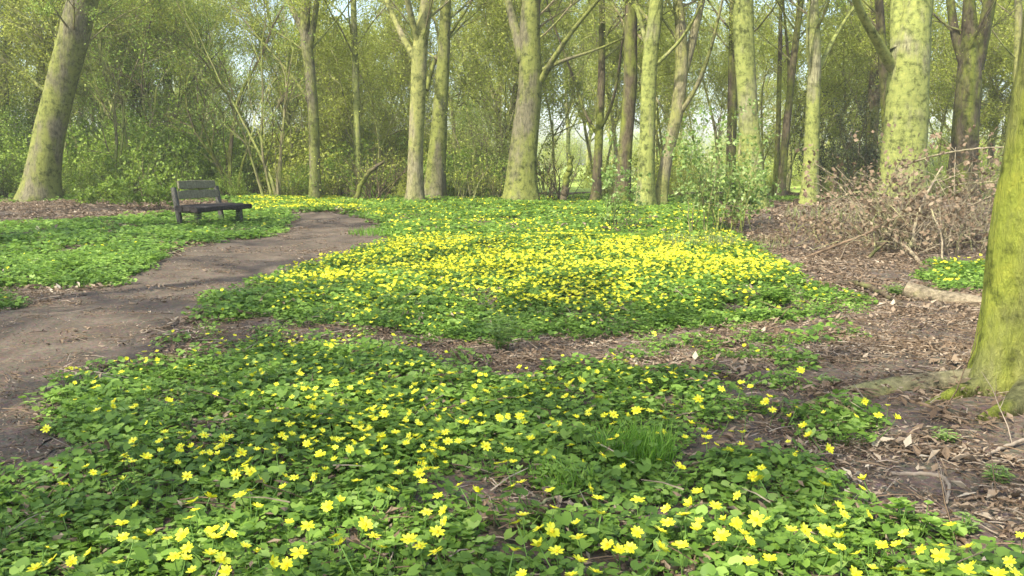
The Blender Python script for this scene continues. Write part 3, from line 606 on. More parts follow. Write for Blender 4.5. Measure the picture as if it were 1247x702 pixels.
def fill(name, meshes, x0, x1, y0, y1, per_m2, sfun, label, dens='c', thr=None, tilt=0.12, dz=0.0):
    n = int((x1 - x0) * (y1 - y0) * per_m2); x, y = sample(n, x0, x1, y0, y1)
    c, f, p, u, v = regions(x, y)
    keep = (u > -160) & (u < 1407) & (np.hypot(x - FG[0], y - FG[1]) > 0.26)
    d = dens(c, f, p, u, v, x, y); keep &= rng.random(n) < d
    x, y = x[keep], y[keep]; n = len(x)
    return x, y, n
RQ = np.array([gp(u, v)[:2] for u, v in ((960, 503), (1000, 490), (1050, 480), (1115, 470))])
def ridge(x, y):
    out = np.zeros(len(x))
    for a, b in zip(RQ[:-1], RQ[1:]):
        t = np.clip(((x - a[0]) * (b - a)[0] + (y - a[1]) * (b - a)[1]) / ((b - a) @ (b - a)), 0, 1); d = np.hypot(x - a[0] - t * (b - a)[0], y - a[1] - t * (b - a)[1])
        out = np.maximum(out, 0.035 * np.exp(-(d / 0.06) ** 2))
    return out
def put_scatter(name, meshes, sets, label, cat, tilt=0.15):
    xs = np.concatenate([s[0] for s in sets]); ys = np.concatenate([s[1] for s in sets]); sc_ = np.concatenate([s[2] for s in sets]); zz = np.concatenate([np.full(len(s[0]), s[3]) for s in sets])
    n = len(xs); P = np.stack([xs, ys, gh(xs, ys) + zz + ridge(xs, ys) * (name in ('dead_leaves', 'path_crumbs')) * 0.8], 1)
    rt = np.stack([rng.normal(0, tilt, n), rng.normal(0, tilt, n), rng.uniform(0, 6.28, n)], 1)
    o = scatter(name, meshes, P, rt, sc_, rng.integers(0, len(meshes), n)); tag(o, label, cat, kind='stuff'); return o
cov = lambda c, f, p, u, v, x, y: c
a = fill('', 0, -4, 5, 1.5, 6, 150, 0, '', cov); b = fill('', 0, -7, 7, 6, 10, 90, 0, '', cov)
put_scatter('celandine_leaves', near_c, [(a[0], a[1], rng.uniform(.75, 1.25, a[2]), -0.012), (b[0], b[1], rng.uniform(1, 1.4, b[2]), -0.01)], 'carpet of heart shaped green celandine leaves across the front of the clearing', 'ground cover')
a = fill('', 0, -12, 12, 10, 16, 55, 0, '', cov); b = fill('', 0, -16, 16, 16, 27, 22, 0, '', lambda c, f, p, u, v, x, y: np.maximum(c, 0.45 * (y > 23)))
put_scatter('distant_celandine_leaves', far_c, [(a[0], a[1], rng.uniform(.9, 1.35, a[2]), -0.02), (b[0], b[1], rng.uniform(1.2, 1.9, b[2]), -0.02)], 'green carpet of low leaves at the back of the clearing under the trees', 'ground cover')

# ------------------------------------------------------------------ flowers
def flower_mesh(npet, openness, s, seed):
    q = np.random.default_rng(seed); mb = MB()
    for k in range(npet):
        a = k * 6.283 / npet + q.normal(0, 0.08); L = s * q.uniform(0.85, 1.1); w = s * 0.21
        up = openness + q.normal(0, 0.08); cu, su = math.cos(up), math.sin(up)
        prof = [(0.10, 0.35), (0.55, 1.0), (0.85, 0.75), (1.0, 0.12)]
        vv = []
        for t, ww in prof:
            r = L * t; z = r * su - 0.12 * L * t * t; rr = r * cu
            for sg in (-1, 1): vv.append((rr * math.cos(a) - sg * w * ww * math.sin(a), rr * math.sin(a) + sg * w * ww * math.cos(a), z + abs(sg) * 0.001 * (k % 2)))
        mb.add(vv, [[0, 2, 3, 1], [2, 4, 5, 3], [4, 6, 7, 5]], 'petal')
    return mb
def centre_mb(s):
    mb = MB(); th = np.linspace(0, 6.283, 8, endpoint=False); z = [0.002, 0.0045, 0.006]; rr = [s * .26, s * .2, 0.0005]
    v = [(r * math.cos(t), r * math.sin(t), h) for r, h in zip(rr, z) for t in th]; f = [[i * 8 + j, i * 8 + (j + 1) % 8, i * 8 + 8 + (j + 1) % 8, i * 8 + 8 + j] for i in range(2) for j in range(8)]
    mb.add(v, f, 'centre'); return mb
variants = []
for k in range(6):
    s = 0.0185; fm = flower_mesh((8, 9, 8, 10, 9, 8)[k], (0.25, 0.4, 0.55, 0.3, 0.8, 0.45)[k], s, k).mesh('petals', True)
    variants.append(fm)
cen = centre_mb(0.0185).mesh('flower_centre', True)
stm = MB(); stm.tube([(0, 0, 0), (0.003, -0.002, -0.04), (0.0, 0.004, -0.10)], [.0011, .0013, .0015], 4, 'stalk'); stm = stm.mesh('stalk', True)
Z1 = [(373,130),(315,160),(590,135),(550,130),(435,262),(405,307),(480,317),(285,345),(433,330),(535,333),(305,365),(345,372),(205,402),(610,376),(740,327),(812,330),(770,370),(815,362),(850,390),(785,300),(865,290),(900,290),(1003,270),(1045,305),(785,440),(815,425),(685,445),(445,472),(630,462),(637,487),(617,513),(840,477),(205,508),(397,530),(930,378),(960,382),(925,412),(1025,380),(1030,370),(943,528),(1003,540),(693,552),(740,548),(757,568),(597,567),(697,580),(403,577),(437,583),(293,627),(170,652),(387,660),(118,680),(235,655),(568,640),(605,648),(612,612),(688,632),(725,648),(800,605),(840,625),(885,660),(937,665),(975,628),(740,688),(1095,575),(1110,600),(1070,475),(1110,458),(650,285),(585,290),(683,300),(713,305),(730,253),(588,237),(665,243),(900,197),(970,180),(1075,190),(1100,212),(630,685),(405,387),(150,222),(520,262),(490,570),(545,580),(155,610)]
Z2 = [(178,370),(243,367),(255,397),(40,392),(112,427),(155,418),(303,441),(372,406),(432,430),(323,490),(325,522),(577,397),(545,415),(670,422),(800,415),(825,450),(680,480),(833,500),(580,505),(560,530),(300,558),(210,585),(245,605),(118,610),(92,572),(295,625),(65,535),(265,495),(550,620),(635,605),(690,622),(765,655),(633,548),(675,555),(755,530),(762,580),(1080,342),(1050,485),(1107,502),(1055,530),(1028,555),(953,560),(857,600),(932,612),(895,620),(1033,612),(1087,603),(815,690),(740,700),(580,697),(520,333),(550,328),(512,273),(658,302),(840,308),(870,257),(955,455),(245,250),(270,297),(250,322),(280,297),(120,247),(65,228),(15,288),(165,235),(25,262),(200,200),(240,203),(305,198),(340,180),(375,200),(400,202),(427,202),(455,182),(570,183),(505,187),(590,167),(720,170),(535,295),(460,277),(370,263),(335,263),(605,255),(683,235),(800,163),(875,175),(850,180),(920,180),(965,160),(1040,188),(950,163),(995,163)]
Z2b = [(625,40),(565,68),(590,85),(618,65),(665,45),(700,63),(740,68),(770,65),(690,92),(670,115),(720,115),(585,115),(490,90),(457,100),(980,120),(1040,100),(1070,145),(830,120),(770,95),(285,158),(260,155),(160,155),(130,175),(50,175),(12,130),(80,60),(230,100),(345,40),(310,35),(350,130)]
Z3 = [(397,32),(137,92),(203,70),(200,92),(233,85),(62,65),(62,125),(72,153),(37,203),(295,115),(282,133),(305,160),(215,165),(165,187),(383,152),(363,182),(425,243),(405,213),(577,180),(602,130),(650,178),(680,147),(707,188),(205,235),(165,290),(485,287),(97,250),(85,233),(385,297),(268,352),(240,377),(262,385),(190,440),(60,430),(5,345),(40,468),(480,355),(475,405),(602,388),(597,415),(455,490),(520,472),(535,500),(618,502),(148,520),(185,535),(250,517),(287,517),(120,475),(65,525),(55,550),(10,605),(15,505),(140,573),(208,562),(230,587),(230,660),(295,650),(405,553),(475,557),(530,545),(430,587),(520,578),(490,625),(525,608),(583,630),(628,678),(570,697),(660,605),(710,600),(720,685),(790,617),(795,692),(855,605),(850,637),(885,537),(943,610),(955,668),(735,565),(1078,655),(1115,570),(1040,697),(1095,690),(935,685),(365,555)]
FLP = [(a / 2.679, 440 + b / 2.679) for a, b in Z1] + [(420 + a / 2.679, 440 + b / 2.679) for a, b in Z2 + Z2b] + [(827 + a / 2.679, 440 + b / 2.679) for a, b in Z3]
FLP.sort(key=lambda q: -q[1]); 
def fl_label(u, v, look):
    if v > 600:
        w = ('in the bottom left corner', 'in the front carpet just right of the bottom left corner', 'in the front carpet midway between left corner and bare hollow', 'in the front carpet left of the bare hollow', 'in front of the small bare hollow', 'right of the small bare hollow', 'in the front right carpet left of the bare soil', 'beside the bare soil at the lower right')[sum(u > q for q in (140, 280, 430, 560, 760, 900, 1060))]
    elif v > 510:
        w = ('at the carpet edge beside the path', 'in the left part of the carpet below its middle', 'left of the smaller grass tuft', 'around the smaller grass tuft', 'around the larger grass tuft', 'right of the larger grass tuft', 'on the soil in front of the mossy tree')[sum(u > q for q in (190, 420, 620, 710, 850, 960))]
    else:
        w = ('on the back left of the front carpet', 'on the back of the front carpet left of centre', 'at the bare strip left of centre', 'at the bare strip right of centre', 'at the right end of the front carpet', 'in the leafy patch by the root ridge')[sum(u > q for q in (250, 420, 600, 760, 920))]
    return '%s yellow celandine flower %s' % (look, w), 'celandine flowers ' + w
protos = []
for k, (u, v) in enumerate(FLP[:300]):
    p = gp(u, v, 0.085 + rng.uniform(0, 0.022)); j = int(rng.choice([0, 1, 2, 3, 4, 5], p=[.2, .2, .2, .2, .06, .14]))
    s = rng.uniform(0.75, 1.25) * (1.1 if v > 600 else 1.0)
    lab, gr = fl_label(u, v, 'half closed' if j == 4 else 'cupped' if j in (2, 5) else 'wide open'); gr = ('cupped ' if j in (2, 5) else 'half closed ' if j == 4 else 'open ') + gr
    o = bpy.data.objects.new('celandine_flower', variants[j]); COL.objects.link(o)
    tag(o, lab, 'flower', gr); o.location = p; o.scale = (s, s, s); o.rotation_euler = (rng.normal(0.1, 0.38), rng.normal(0, 0.38), rng.uniform(-.6, .6))
    c = bpy.data.objects.new('flower_centre', cen); COL.objects.link(c); c.parent = o
    c = bpy.data.objects.new('stalk', stm); COL.objects.link(c); c.parent = o
# the thousands beyond
fms = []
for k in range(6):
    mb = flower_mesh(8, (0.25, 0.4, 0.6, 0.3, 0.7, 0.45)[k], 0.0185, 20 + k); cm = centre_mb(0.0185); mb.add(cm.v[0], cm.f4[0], 'centre'); fms.append(mb.mesh('flower', True))
def fdens(c, f, p, u, v, x, y):
    band = 0.20 + 1.05 * np.exp(-((v - 322) / 26) ** 2) + 0.30 * np.exp(-((v - 365) / 30) ** 2)
    band = np.where((u < 900) & (u > 380), band, band * 0.65)
    band = band * (0.35 + 0.65 * np.clip(1 - ((u - 650) / 330) ** 4, 0, 1))
    pat = 0.42 + 0.6 * np.clip(np.sin(x * 3.1 + y) + np.sin(y * 2.3 - x * 1.7) + 0.6 * np.sin(x * 7.7) * np.sin(y * 6.1 + 2), 0, 2)
    fr = np.where(v > 425, 0.42, band)
    fr = np.where(v < 285, np.where((u < 435) & (v < 262), 0.9, 0.20), fr)
    return np.clip(f * fr * pat, 0, 1) * (v < 610)
a = fill('', 0, -4, 5, 2.5, 6, 420, 0, '', fdens); b = fill('', 0, -8, 8, 6, 12, 600, 0, '', fdens); c_ = fill('', 0, -14, 14, 12, 26, 150, 0, '', fdens)
put_scatter('distant_celandine_flowers', fms, [(a[0], a[1], rng.uniform(.55, .9, a[2]), 0.088), (b[0], b[1], rng.uniform(.8, 1.2, b[2]), 0.085), (c_[0], c_[1], rng.uniform(1.1, 1.6, c_[2]), 0.11)], 'countless small yellow celandine flowers glowing in the sunlit middle of the clearing', 'flowers', tilt=0.35)
print('flowers', a[2], b[2], c_[2])

# ------------------------------------------------------------------ dead leaves and twigs on the soil
def litter_clump(n, rad, s0, twigs=3):
    mb = MB()
    for _ in range(n):
        a, b2 = rng.uniform(0, 6.28, 2); r = rad * math.sqrt(rng.random()); L = s0 * rng.uniform(0.5, 1.3); w = L * rng.uniform(0.3, 0.6)
        cu = rng.uniform(-0.5, 0.6) * L; z0 = rng.uniform(0.002, 0.022)
        o = np.array([[-L / 2, 0, 0], [-L * .1, w / 2, cu * .5], [L / 2, 0, cu * .2], [-L * .1, -w / 2, cu * .5], [0, 0, -cu * .1]])
        o = o + np.array([0, 0, 0]); f = [[0, 4, 1], [1, 4, 2], [2, 4, 3], [3, 4, 0]]
        t = rng.normal(0, 0.35); o = o @ np.array([[math.cos(t), 0, math.sin(t)], [0, 1, 0], [-math.sin(t), 0, math.cos(t)]])
        ca, sa = math.cos(b2), math.sin(b2); o = o @ np.array([[ca, sa, 0], [-sa, ca, 0], [0, 0, 1]])
        mb.add(o + [r * math.cos(a), r * math.sin(a), z0 + 0.004], f, 'litter')
    for _ in range(twigs):
        a, b2 = rng.uniform(0, 6.28, 2); r = rad * rng.random(); L = rng.uniform(0.05, 0.16); c = np.array([r * math.cos(a), r * math.sin(a), rng.uniform(.006, .02)]); d = np.array([math.cos(b2), math.sin(b2), rng.normal(0, .1)])
        mb.tube([c - d * L / 2, c + [0.004, 0.003, 0.004], c + d * L / 2], [.0022, .002, .0012], 3, rng.choice(['twig_litter', 'twig_litter', 'twig_grey']))
    return mb.mesh('litter', False)
lc = [litter_clump(26, 0.12, 0.030) for _ in range(3)] + [litter_clump(34, 0.12, 0.020, 5) for _ in range(3)] + [litter_clump(14, 0.13, 0.045, 7) for _ in range(2)]
few = [litter_clump(3, 0.07, 0.03, 1) for _ in range(4)]
fine = [litter_clump(22, 0.12, 0.016, 1) for _ in range(4)]
ld = lambda c, f, p, u, v, x, y: np.where(p, 0.05 + 0.13 * np.clip((v - 430) / 90, 0, 1), np.clip(1.0 - 0.75 * c, 0, 1))
a = fill('', 0, -4, 5, 1.8, 6, 70, 0, '', ld); b = fill('', 0, -8, 8, 6, 12, 45, 0, '', ld); c_ = fill('', 0, -18, 18, 12, 30, 14, 0, '', ld)
few_s = fill('', 0, -4, 5, 1.8, 7, 9, 0, '', lambda c, f, p, u, v, x, y: c)
put_scatter('leaves_on_carpet', few, [(few_s[0], few_s[1], rng.uniform(.7, 1.2, few_s[2]), 0.055)], 'a few brown dead leaves caught on top of the green carpet', 'leaf litter', tilt=0.3)
put_scatter('dead_leaves', lc, [(a[0], a[1], rng.uniform(.7, 1.3, a[2]), 0.0), (b[0], b[1], rng.uniform(.9, 1.6, b[2]), 0.0), (c_[0], c_[1], rng.uniform(1.5, 2.6, c_[2]), 0.0)], 'brown dead leaves and bits of twig strewn over the bare soil', 'leaf litter', tilt=0.08)
pd = lambda c, f, p, u, v, x, y: np.where(p, 0.20 + 0.7 * np.clip((v - 430) / 90, 0, 1) * np.clip(0.5 + np.sin(x * 4 + y * 3) * np.sin(y * 5 - x), 0.2, 1), 0.5 * (1 - c))
a = fill('', 0, -5, 5, 1.8, 7, 110, 0, '', pd); b = fill('', 0, -9, 3, 7, 15, 45, 0, '', pd)
put_scatter('path_crumbs', fine, [(a[0], a[1], rng.uniform(.6, 1.2, a[2]), 0.004), (b[0], b[1], rng.uniform(.9, 1.4, b[2]), 0.004)], 'crushed leaf crumbs scattered on the trodden path', 'leaf litter', tilt=0.05)

# ------------------------------------------------------------------ bench
bench_c = gp(259, 274) - [0, 0, 0.10]; bx = empty('park_bench', bench_c, 'old weathered wooden bench with dark sagging seat beside the path', 'bench')
ax = unit([0.34, 0.94, 0]); sd = unit([0.94, -0.34, 0])          # along the seat, and out of its front
def blk(name, c, L, w, t, up=(0, 0, 1), along=ax, mat='bench_top', seed=0):
    q = np.random.default_rng(seed); al = unit(along); upv = unit(up); wd = np.cross(al, upv); wd = unit(wd); upv = np.cross(wd, al)
    n = 7; vs = []; ch = min(w, t) * 0.18
    for k in range(n):
        s = (k / (n - 1) - .5) * L; e = 1 - (0.10 if k in (0, n - 1) else 0) ; j = q.normal(0, 0.003, 2)
        for (a, b) in ((-w / 2 + ch, -t / 2), (w / 2 - ch, -t / 2), (w / 2, -t / 2 + ch), (w / 2, t / 2 - ch), (w / 2 - ch, t / 2), (-w / 2 + ch, t / 2), (-w / 2, t / 2 - ch), (-w / 2, -t / 2 + ch)):
            vs.append(np.array(c) + al * s + wd * (a * e + j[0]) + upv * (b * e + j[1]))
    f = [[i * 8 + j, i * 8 + (j + 1) % 8, i * 8 + 8 + (j + 1) % 8, i * 8 + 8 + j] for i in range(n - 1) for j in range(8)]
    mb = MB(); mb.add(vs, f, mat)
    for e in (0, n - 1): mb.add(np.vstack([np.array(vs[e * 8:e * 8 + 8])]), [[0, 1, 2, 3], [0, 3, 4, 7], [4, 5, 6, 7]], mat)
    return mb.build(name, bx)
BL = 1.25
for k in range(3): blk('seat_slat', sd * (-0.10 + 0.155 * k) + np.array([0, 0, 0.40 - 0.008 * k]), BL + 0.1 + 0.02 * k, 0.15, 0.085, mat='bench_shaded', seed=k)
bu = unit(np.array([0, 0, 1]) - sd * 0.16)
for k in range(2): blk('backrest_slat', -sd * (0.255 + 0.024 * k) + np.array([0, 0, 0.60 + 0.155 * k]), BL - 0.25 - 0.1 * k, 0.035, 0.135, up=bu, seed=5 + k)
for s in (-1, 1):
    blk('backrest_post', -sd * 0.25 + ax * s * 0.52 + np.array([0, 0, 0.345]) , 0.76, 0.08, 0.07, up=ax, along=bu, mat='bench_foot', seed=9 + s)
    blk('leg', sd * 0.14 + ax * s * 0.52 + np.array([0, 0, 0.15]), 0.46, 0.09, 0.10, up=ax, along=(0, 0, 1), mat='bench_foot', seed=20 + s)
    blk('crossbar', sd * -0.03 + ax * s * 0.52 + np.array([0, 0, 0.345]), 0.44, 0.06, 0.05, along=sd, mat='bench_foot', seed=30 + s)

# ------------------------------------------------------------------ log, root ridge, branches
lg = empty('cut_log', gp(1148, 372), 'short pale bare log lying beside the mossy tree', 'log'); l0 = np.array(lg.location)
pts = [(1102, 352, 6.55, .055), (1118, 358, 6.5, .068), (1140, 364, 6.4, .062), (1165, 366, 6.3, .056), (1192, 371, 6.2, .060), (1212, 377, 6.15, .048)]
line = smooth_line([np.array([*at(u, v, y), r]) for u, v, y, r in pts], 24)
mb = MB(); mb.tube(line[:, :3] - l0, line[:, 3], 18, 'log', lump=lambda p, t: lumps(-9, 0, 0.045, 2)(p, t)); mb.build('log_bark', lg, True)
for e in (0, -1):
    c = line[e, :3] - l0; t = unit(line[e, :3] - line[1 if e == 0 else -2, :3]); a = unit(np.cross(t, [0, 0, 1])); b = np.cross(t, a); th = np.linspace(0, 6.283, 18, endpoint=False)
    rim = [c + t * 0.004 + line[e, 3] * 0.98 * (math.cos(q) * a + math.sin(q) * b) for q in th]; mb = MB(); mb.add(np.vstack([rim, c + t * 0.007]), [[k, (k + 1) % 18, 18] for k in range(18)], 'cut'); mb.build('cut_end', lg)
def branch(label, pts, mat, name='fallen_branch', group=None, cat='branch', sub=0, sides=7, ground=True, dz=0.012):
    """pts: (u, v, radius) lying on the ground, or (u, v, radius, distance) in the air"""
    Q = []
    for q in pts: Q.append(np.array([*(gp(q[0], q[1], dz) if len(q) == 3 else at(q[0], q[1], q[3])), q[2]]))
    b = Q[0][:3].copy(); line = smooth_line(Q, 6 * len(Q)); line[1:-1, :3] += rng.normal(0, 0.25, (len(line) - 2, 3)) * line[1:-1, 3:4]
    mb = MB(); mb.tube(line[:, :3] - b, line[:, 3], sides, mat, cap=True)
    for _ in range(sub):
        j = rng.integers(2, len(line) - 1); d = unit(line[j, :3] - line[j - 1, :3] + rng.normal(0, .5, 3)); grow(mb, line[j, :3] - b, d, rng.uniform(.15, .45), line[j, 3] * .5, 1, 2, mat, None, kids=2)
    o = mb.build(name, None, True, b); tag(o, label, cat, group); return o
G1 = 'arching dry branches of the brush pile'
branch('long pale branch arching over the top of the brush pile toward the mossy tree', [(1062, 262, .014, 10.5), (1096, 203, .013, 10.3), (1126, 193, .012, 10), (1164, 184, .010, 9.6), (1217, 179, .008, 9.2), (1250, 182, .005, 9)], 'twig_pale', group=G1, sub=3)
branch('second pale branch arching flat below the longest one in the brush pile', [(1125, 254, .013, 10), (1148, 231, .012, 9.9), (1167, 225, .010, 9.7), (1217, 221, .007, 9.4)], 'twig_pale', group=G1, sub=2)
branch('thick bare pole slanting down at the front of the brush pile', [(1075, 280, .022, 9.6), (1103, 301, .022, 9.2), (1125, 324, .020, 8.8)], 'log', group=G1)
branch('short pale stick leaning at the left side of the brush pile', [(1082, 240, .016, 10), (1098, 271, .016, 9.8), (1104, 285, .015, 9.7)], 'log', group=G1)
branch('forked pale branch standing up in the middle of the brush pile', [(1109, 302, .018, 9.4), (1117, 262, .017, 9.5), (1129, 235, .014, 9.6), (1148, 203, .011, 9.7)], 'twig_pale', group=G1, sub=2)
branch('pale branch bending down to the right in the brush pile', [(1132, 250, .011, 9.5), (1148, 290, .011, 9.2), (1147, 325, .010, 9.0)], 'twig_pale', group=G1, sub=1)
branch('thin branch rising right toward the mossy tree from the brush pile', [(1150, 264, .009, 9.5), (1198, 244, .008, 9.2), (1222, 230, .006, 9)], 'twig_pale', group=G1, sub=2)
branch('dark branch slanting through the left front of the brush pile', [(1052, 318, .017, 9.2), (1075, 298, .017, 9.4), (1108, 270, .014, 9.6)], 'twig_dark', group=G1, sub=1)
branch('thin arched twig left of the brush pile', [(1010, 252, .008, 11), (1032, 235, .008, 10.8), (1066, 233, .007, 10.6), (1090, 246, .006, 10.4)], 'twig_pale', group=G1, sub=1)
branch('long brown branch lying low left of the brush pile', [(975, 315, .012, 9.4), (1010, 303, .014, 9.4), (1060, 283, .014, 9.5), (1075, 272, .012, 9.6)], 'twig_litter', group=G1, sub=2)
branch('dark bent branch lying on the soil left of the pale log', [(1015, 347), (1040, 343), (1070, 353), (1098, 372)] and [(1015, 347, .022), (1040, 343, .024), (1070, 355, .02), (1098, 372, .014)], 'twig_dark', dz=0.03)
branch('dark crooked twig lying across the leaves at the lower left', [(108, 637, .006, 2.42), (122, 622, .007, 2.5), (140, 612, .007, 2.55), (165, 604, .006, 2.6), (192, 599, .004, 2.62)], 'twig', name='fallen_twig', cat='twig')
branch('forked brown twig on the small bare hollow in the carpet', [(644, 622, .005), (668, 608, .005), (700, 600, .003)], 'twig_pale', name='fallen_twig', cat='twig')
branch('straight brown twig at the right end of the small bare hollow', [(716, 608, .004), (740, 618, .004), (758, 628, .003)], 'twig', name='fallen_twig', cat='twig')
G2 = 'twigs on the bare soil at the lower right'
for lab, pts in (('hooked pale twig on the bare soil below the mossy tree', [(1085, 577, .007), (1120, 577, .008), (1146, 580, .008), (1157, 590, .006), (1153, 612, .004)]),
                 ('brown twig running down from the root ridge', [(1107, 488, .008), (1144, 498, .008), (1180, 516, .005)]),
                 ('short brown stick lying nearest the lower right corner', [(1150, 648, .008), (1178, 660, .008), (1205, 676, .006)]),
                 ('pale twig under the foot of the mossy tree', [(1200, 556, .006), (1222, 545, .007), (1247, 536, .007)]),
                 ('long thin twig across the soil right of the carpet', [(1080, 548, .005), (1130, 552, .006), (1185, 560, .004)]),
                 ('small upright white twig on the litter right of the clearing', [(1003, 437, .005, 4.7), (1006, 430, .005, 4.7), (1008, 423, .004, 4.7)]),
                 ('thin twig lying on litter left of the root ridge', [(925, 520, .004), (940, 508, .004), (950, 498, .003)]),
                 ('thin twig on the soil at the right edge', [(1165, 610, .005), (1200, 604, .006), (1240, 612, .004)])):
    branch(lab, pts, 'twig_grey' if 'pale' in lab or 'white' in lab else 'twig_litter', name='fallen_twig', cat='twig', group=G2, sub=1 if 'upright' not in lab else 0)
# root ridge
mb = MB(); Q = [(935, 512, .006), (970, 502, .022), (1010, 491, .042), (1050, 482, .052), (1090, 475, .055), (1130, 470, .055), (1185, 466, .06)]
line = smooth_line([np.array([*gp(u, v, -0.005), r]) for u, v, r in Q], 30); b = line[10, :3].copy(); mb.tube(line[:, :3] - b, line[:, 3], 20, 'root', cap=True, lump=lambda p, t: lumps(-9, 0, 0.06, 4)(p, t))
tag(mb.build('surface_root', None, True, b), 'smooth earthy root ridge on the soil left of the mossy tree', 'root')

# ------------------------------------------------------------------ brush pile, bushes, plants
def thicket(name, label, cat, base, stems, hgt, rad, mat, leafm, leafn, leafsize, kids=4, lean=0.5, r=0.006, lspread=0.03, maxlevel=2, leafname='foliage', wig=0.16, droop=.1, up=.08):
    t = empty(name, base, label, cat); st = MB(); lv = dict(n=leafn, c=[], spread=lspread)
    for q in range(stems):
        a = rng.uniform(0, 6.28); s = rad * math.sqrt(rng.random())
        grow(st, (s * math.cos(a), s * math.sin(a), -0.03), unit([rng.normal(0, lean), rng.normal(0, lean), 1]), hgt * rng.uniform(0.5, 1.1), r * rng.uniform(.6, 1.3), 0, maxlevel, mat, lv, droop=droop, up=up, kids=kids, wig=wig)
    st.build('stems', t)
    if leafn: fo = MB(); flush(fo, lv, leafsize, leafm, 0.7); fo.build(leafname, t)
    return t
thicket('leafy_bush', 'light green leafy bush growing in front of the tall rippled trunk', 'bush', gp(868, 288), 15, 1.6, 0.40, 'twig', 'bush', 3, 0.055, kids=6, lean=0.16, r=.008)
thicket('leafy_bush', 'green sprouting bush at the foot of the tall rippled trunk', 'bush', gp(905, 278), 14, 0.95, 0.35, 'twig', 'bush', 4, 0.055, kids=5, lean=0.25)
thicket('leafy_bush', 'small leafy sapling in front of the straight dark trunk', 'bush', gp(752, 284), 9, 1.1, 0.16, 'twig_dark', 'bush', 4, 0.06, kids=4, lean=0.18)
thicket('leafy_bush', 'low green bush left of the bench below the leaning tree', 'bush', gp(125, 252), 16, 0.65, 0.5, 'twig_dark', 'fresh', 6, 0.06, kids=5, lean=0.45)
thicket('leafy_bush', 'low green bush between the leaning tree and the bench', 'bush', gp(185, 256), 16, 0.7, 0.5, 'twig_dark', 'fresh', 6, 0.06, kids=5, lean=0.45)
thicket('brush_pile', 'tangled pile of dry twigs with withered brown leaves in front of the biggest trunk', 'brush pile', gp(1130, 302), 100, 1.45, 0.65, 'twig_pale', 'dryleaf', 2, 0.055, kids=4, lean=0.75, r=.007, wig=.28, droop=.5, leafname='withered_leaves')
thicket('brush_pile', 'lower heap of dead twigs and leaves left of the tall brush pile', 'brush pile', gp(1050, 285), 40, 0.5, 0.8, 'twig', 'dryleaf', 2, 0.05, kids=3, lean=1.0, r=.006, wig=.3, droop=.7, leafname='withered_leaves')
thicket('brush_pile', 'brown twiggy debris under the pale and rippled trunks', 'brush pile', gp(960, 290), 30, 0.35, 0.9, 'twig', 'dryleaf', 2, 0.05, kids=3, lean=1.2, r=.005, wig=.3, droop=.8, leafname='withered_leaves')
for k, (u, v) in enumerate([(455, 248), (565, 246), (677, 246), (600, 246)]):
    thicket('bare_shrub', ('bare brown many stemmed shrub left of the twin trunks', 'bare brown shrub right of the twin trunks', 'bare shrub right of the stout middle tree', 'low bare shrub left of the stout middle tree')[k], 'shrub', gp(u, v), 16, (2.0, 1.4, 1.6, 1.0)[k], 0.35, ('twig_dark', 'twig', 'twig_dark', 'twig')[k], 'olive', 1, 0.05, kids=6, lean=0.35, r=.016)
thicket('gap_shade_bush', 'dark bush added to stand for the shaded gap behind the pale straight trunk', 'bush', np.array([*at(1028, 200, 25.5)[:2], 0]), 26, 2.6, 0.9, 'twig_dark', 'dark', 7, 0.06, kids=7, lean=0.2, r=.02, lspread=.06)  # added bush, its dark leaves stand in for the shaded gap
# dark snag near the middle
branch('short dark broken stump standing right of the stout middle tree', [(685, 247, .09, 22.5), (689, 225, .085, 22.5), (693, 205, .075, 22.5), (696, 190, .05, 22.5)], 'bark_dark', name='stump', cat='stump', sides=10)
branch('dark low bent branch among the bare shrubs left of the twin trunks', [(432, 246, .07, 23), (440, 225, .065, 23), (450, 208, .06, 22.8), (468, 196, .03, 22.6)], 'bark_dark', name='bent_branch', cat='branch', sides=8)
# multi stemmed slim trees at left
for k, (u, lab) in enumerate([(284, 'dark many stemmed slim tree right of the tree behind the bench'), (330, 'slender leaning stems between the bench and the forked tree'), (150, 'thin stems growing between the leaning tree and the bench')]):
    thicket('slim_tree', lab, 'tree', gp(u, 244), 5, 6.5, 0.3, 'bark_dark' if k == 0 else 'twig', 'fresh', 2, 0.055, kids=6, lean=0.2, r=.05, lspread=.08, maxlevel=3)
# low plants
def rosette(name, label, cat, base, n, h, L, mat, w=0.35, upr=0.8):
    mb = MB()
    for _ in range(n):
        a = rng.uniform(0, 6.28); r = rng.uniform(0, h * 0.5); tl = rng.uniform(0.2, 1.1) * (1.2 - upr); p0 = np.array([r * math.cos(a) * .4, r * math.sin(a) * .4, 0])
        d = unit([math.cos(a) * tl, math.sin(a) * tl, 1]); hh = h * rng.uniform(.4, 1); p1 = p0 + d * hh
        mb.tube([p0, (p0 + p1) / 2, p1], [.002, .002, .0015], 3, 'stalk')
        for s in (.35, .6, .85, 1.0):
            for q in (0, 1):
                e = unit([math.cos(a + s * 5 + q * 3.14), math.sin(a + s * 5 + q * 3.14), .25]); c = p0 + d * hh * s; f = unit(np.cross(e, [0, 0, 1])); l_ = L * rng.uniform(.6, 1.2)
                mb.add([c, c + e * l_ * .5 + f * l_ * w * .5, c + e * l_ - np.array([0, 0, l_ * .2]), c + e * l_ * .5 - f * l_ * w * .5], [[0, 1, 2, 3]], mat)
    return tag(mb.build(name, None, False, base), label, cat)
rosette('seedling', 'small dark green sprouting seedling at the front edge of the flowery glade', 'plant', gp(608, 428), 16, .24, .06, 'bush', upr=0.6)
rosette('nettle_clump', 'dark green clump of leafy plants at the right of the flowery glade', 'plant', gp(945, 374), 46, .16, .07, 'celandine', upr=0.3)
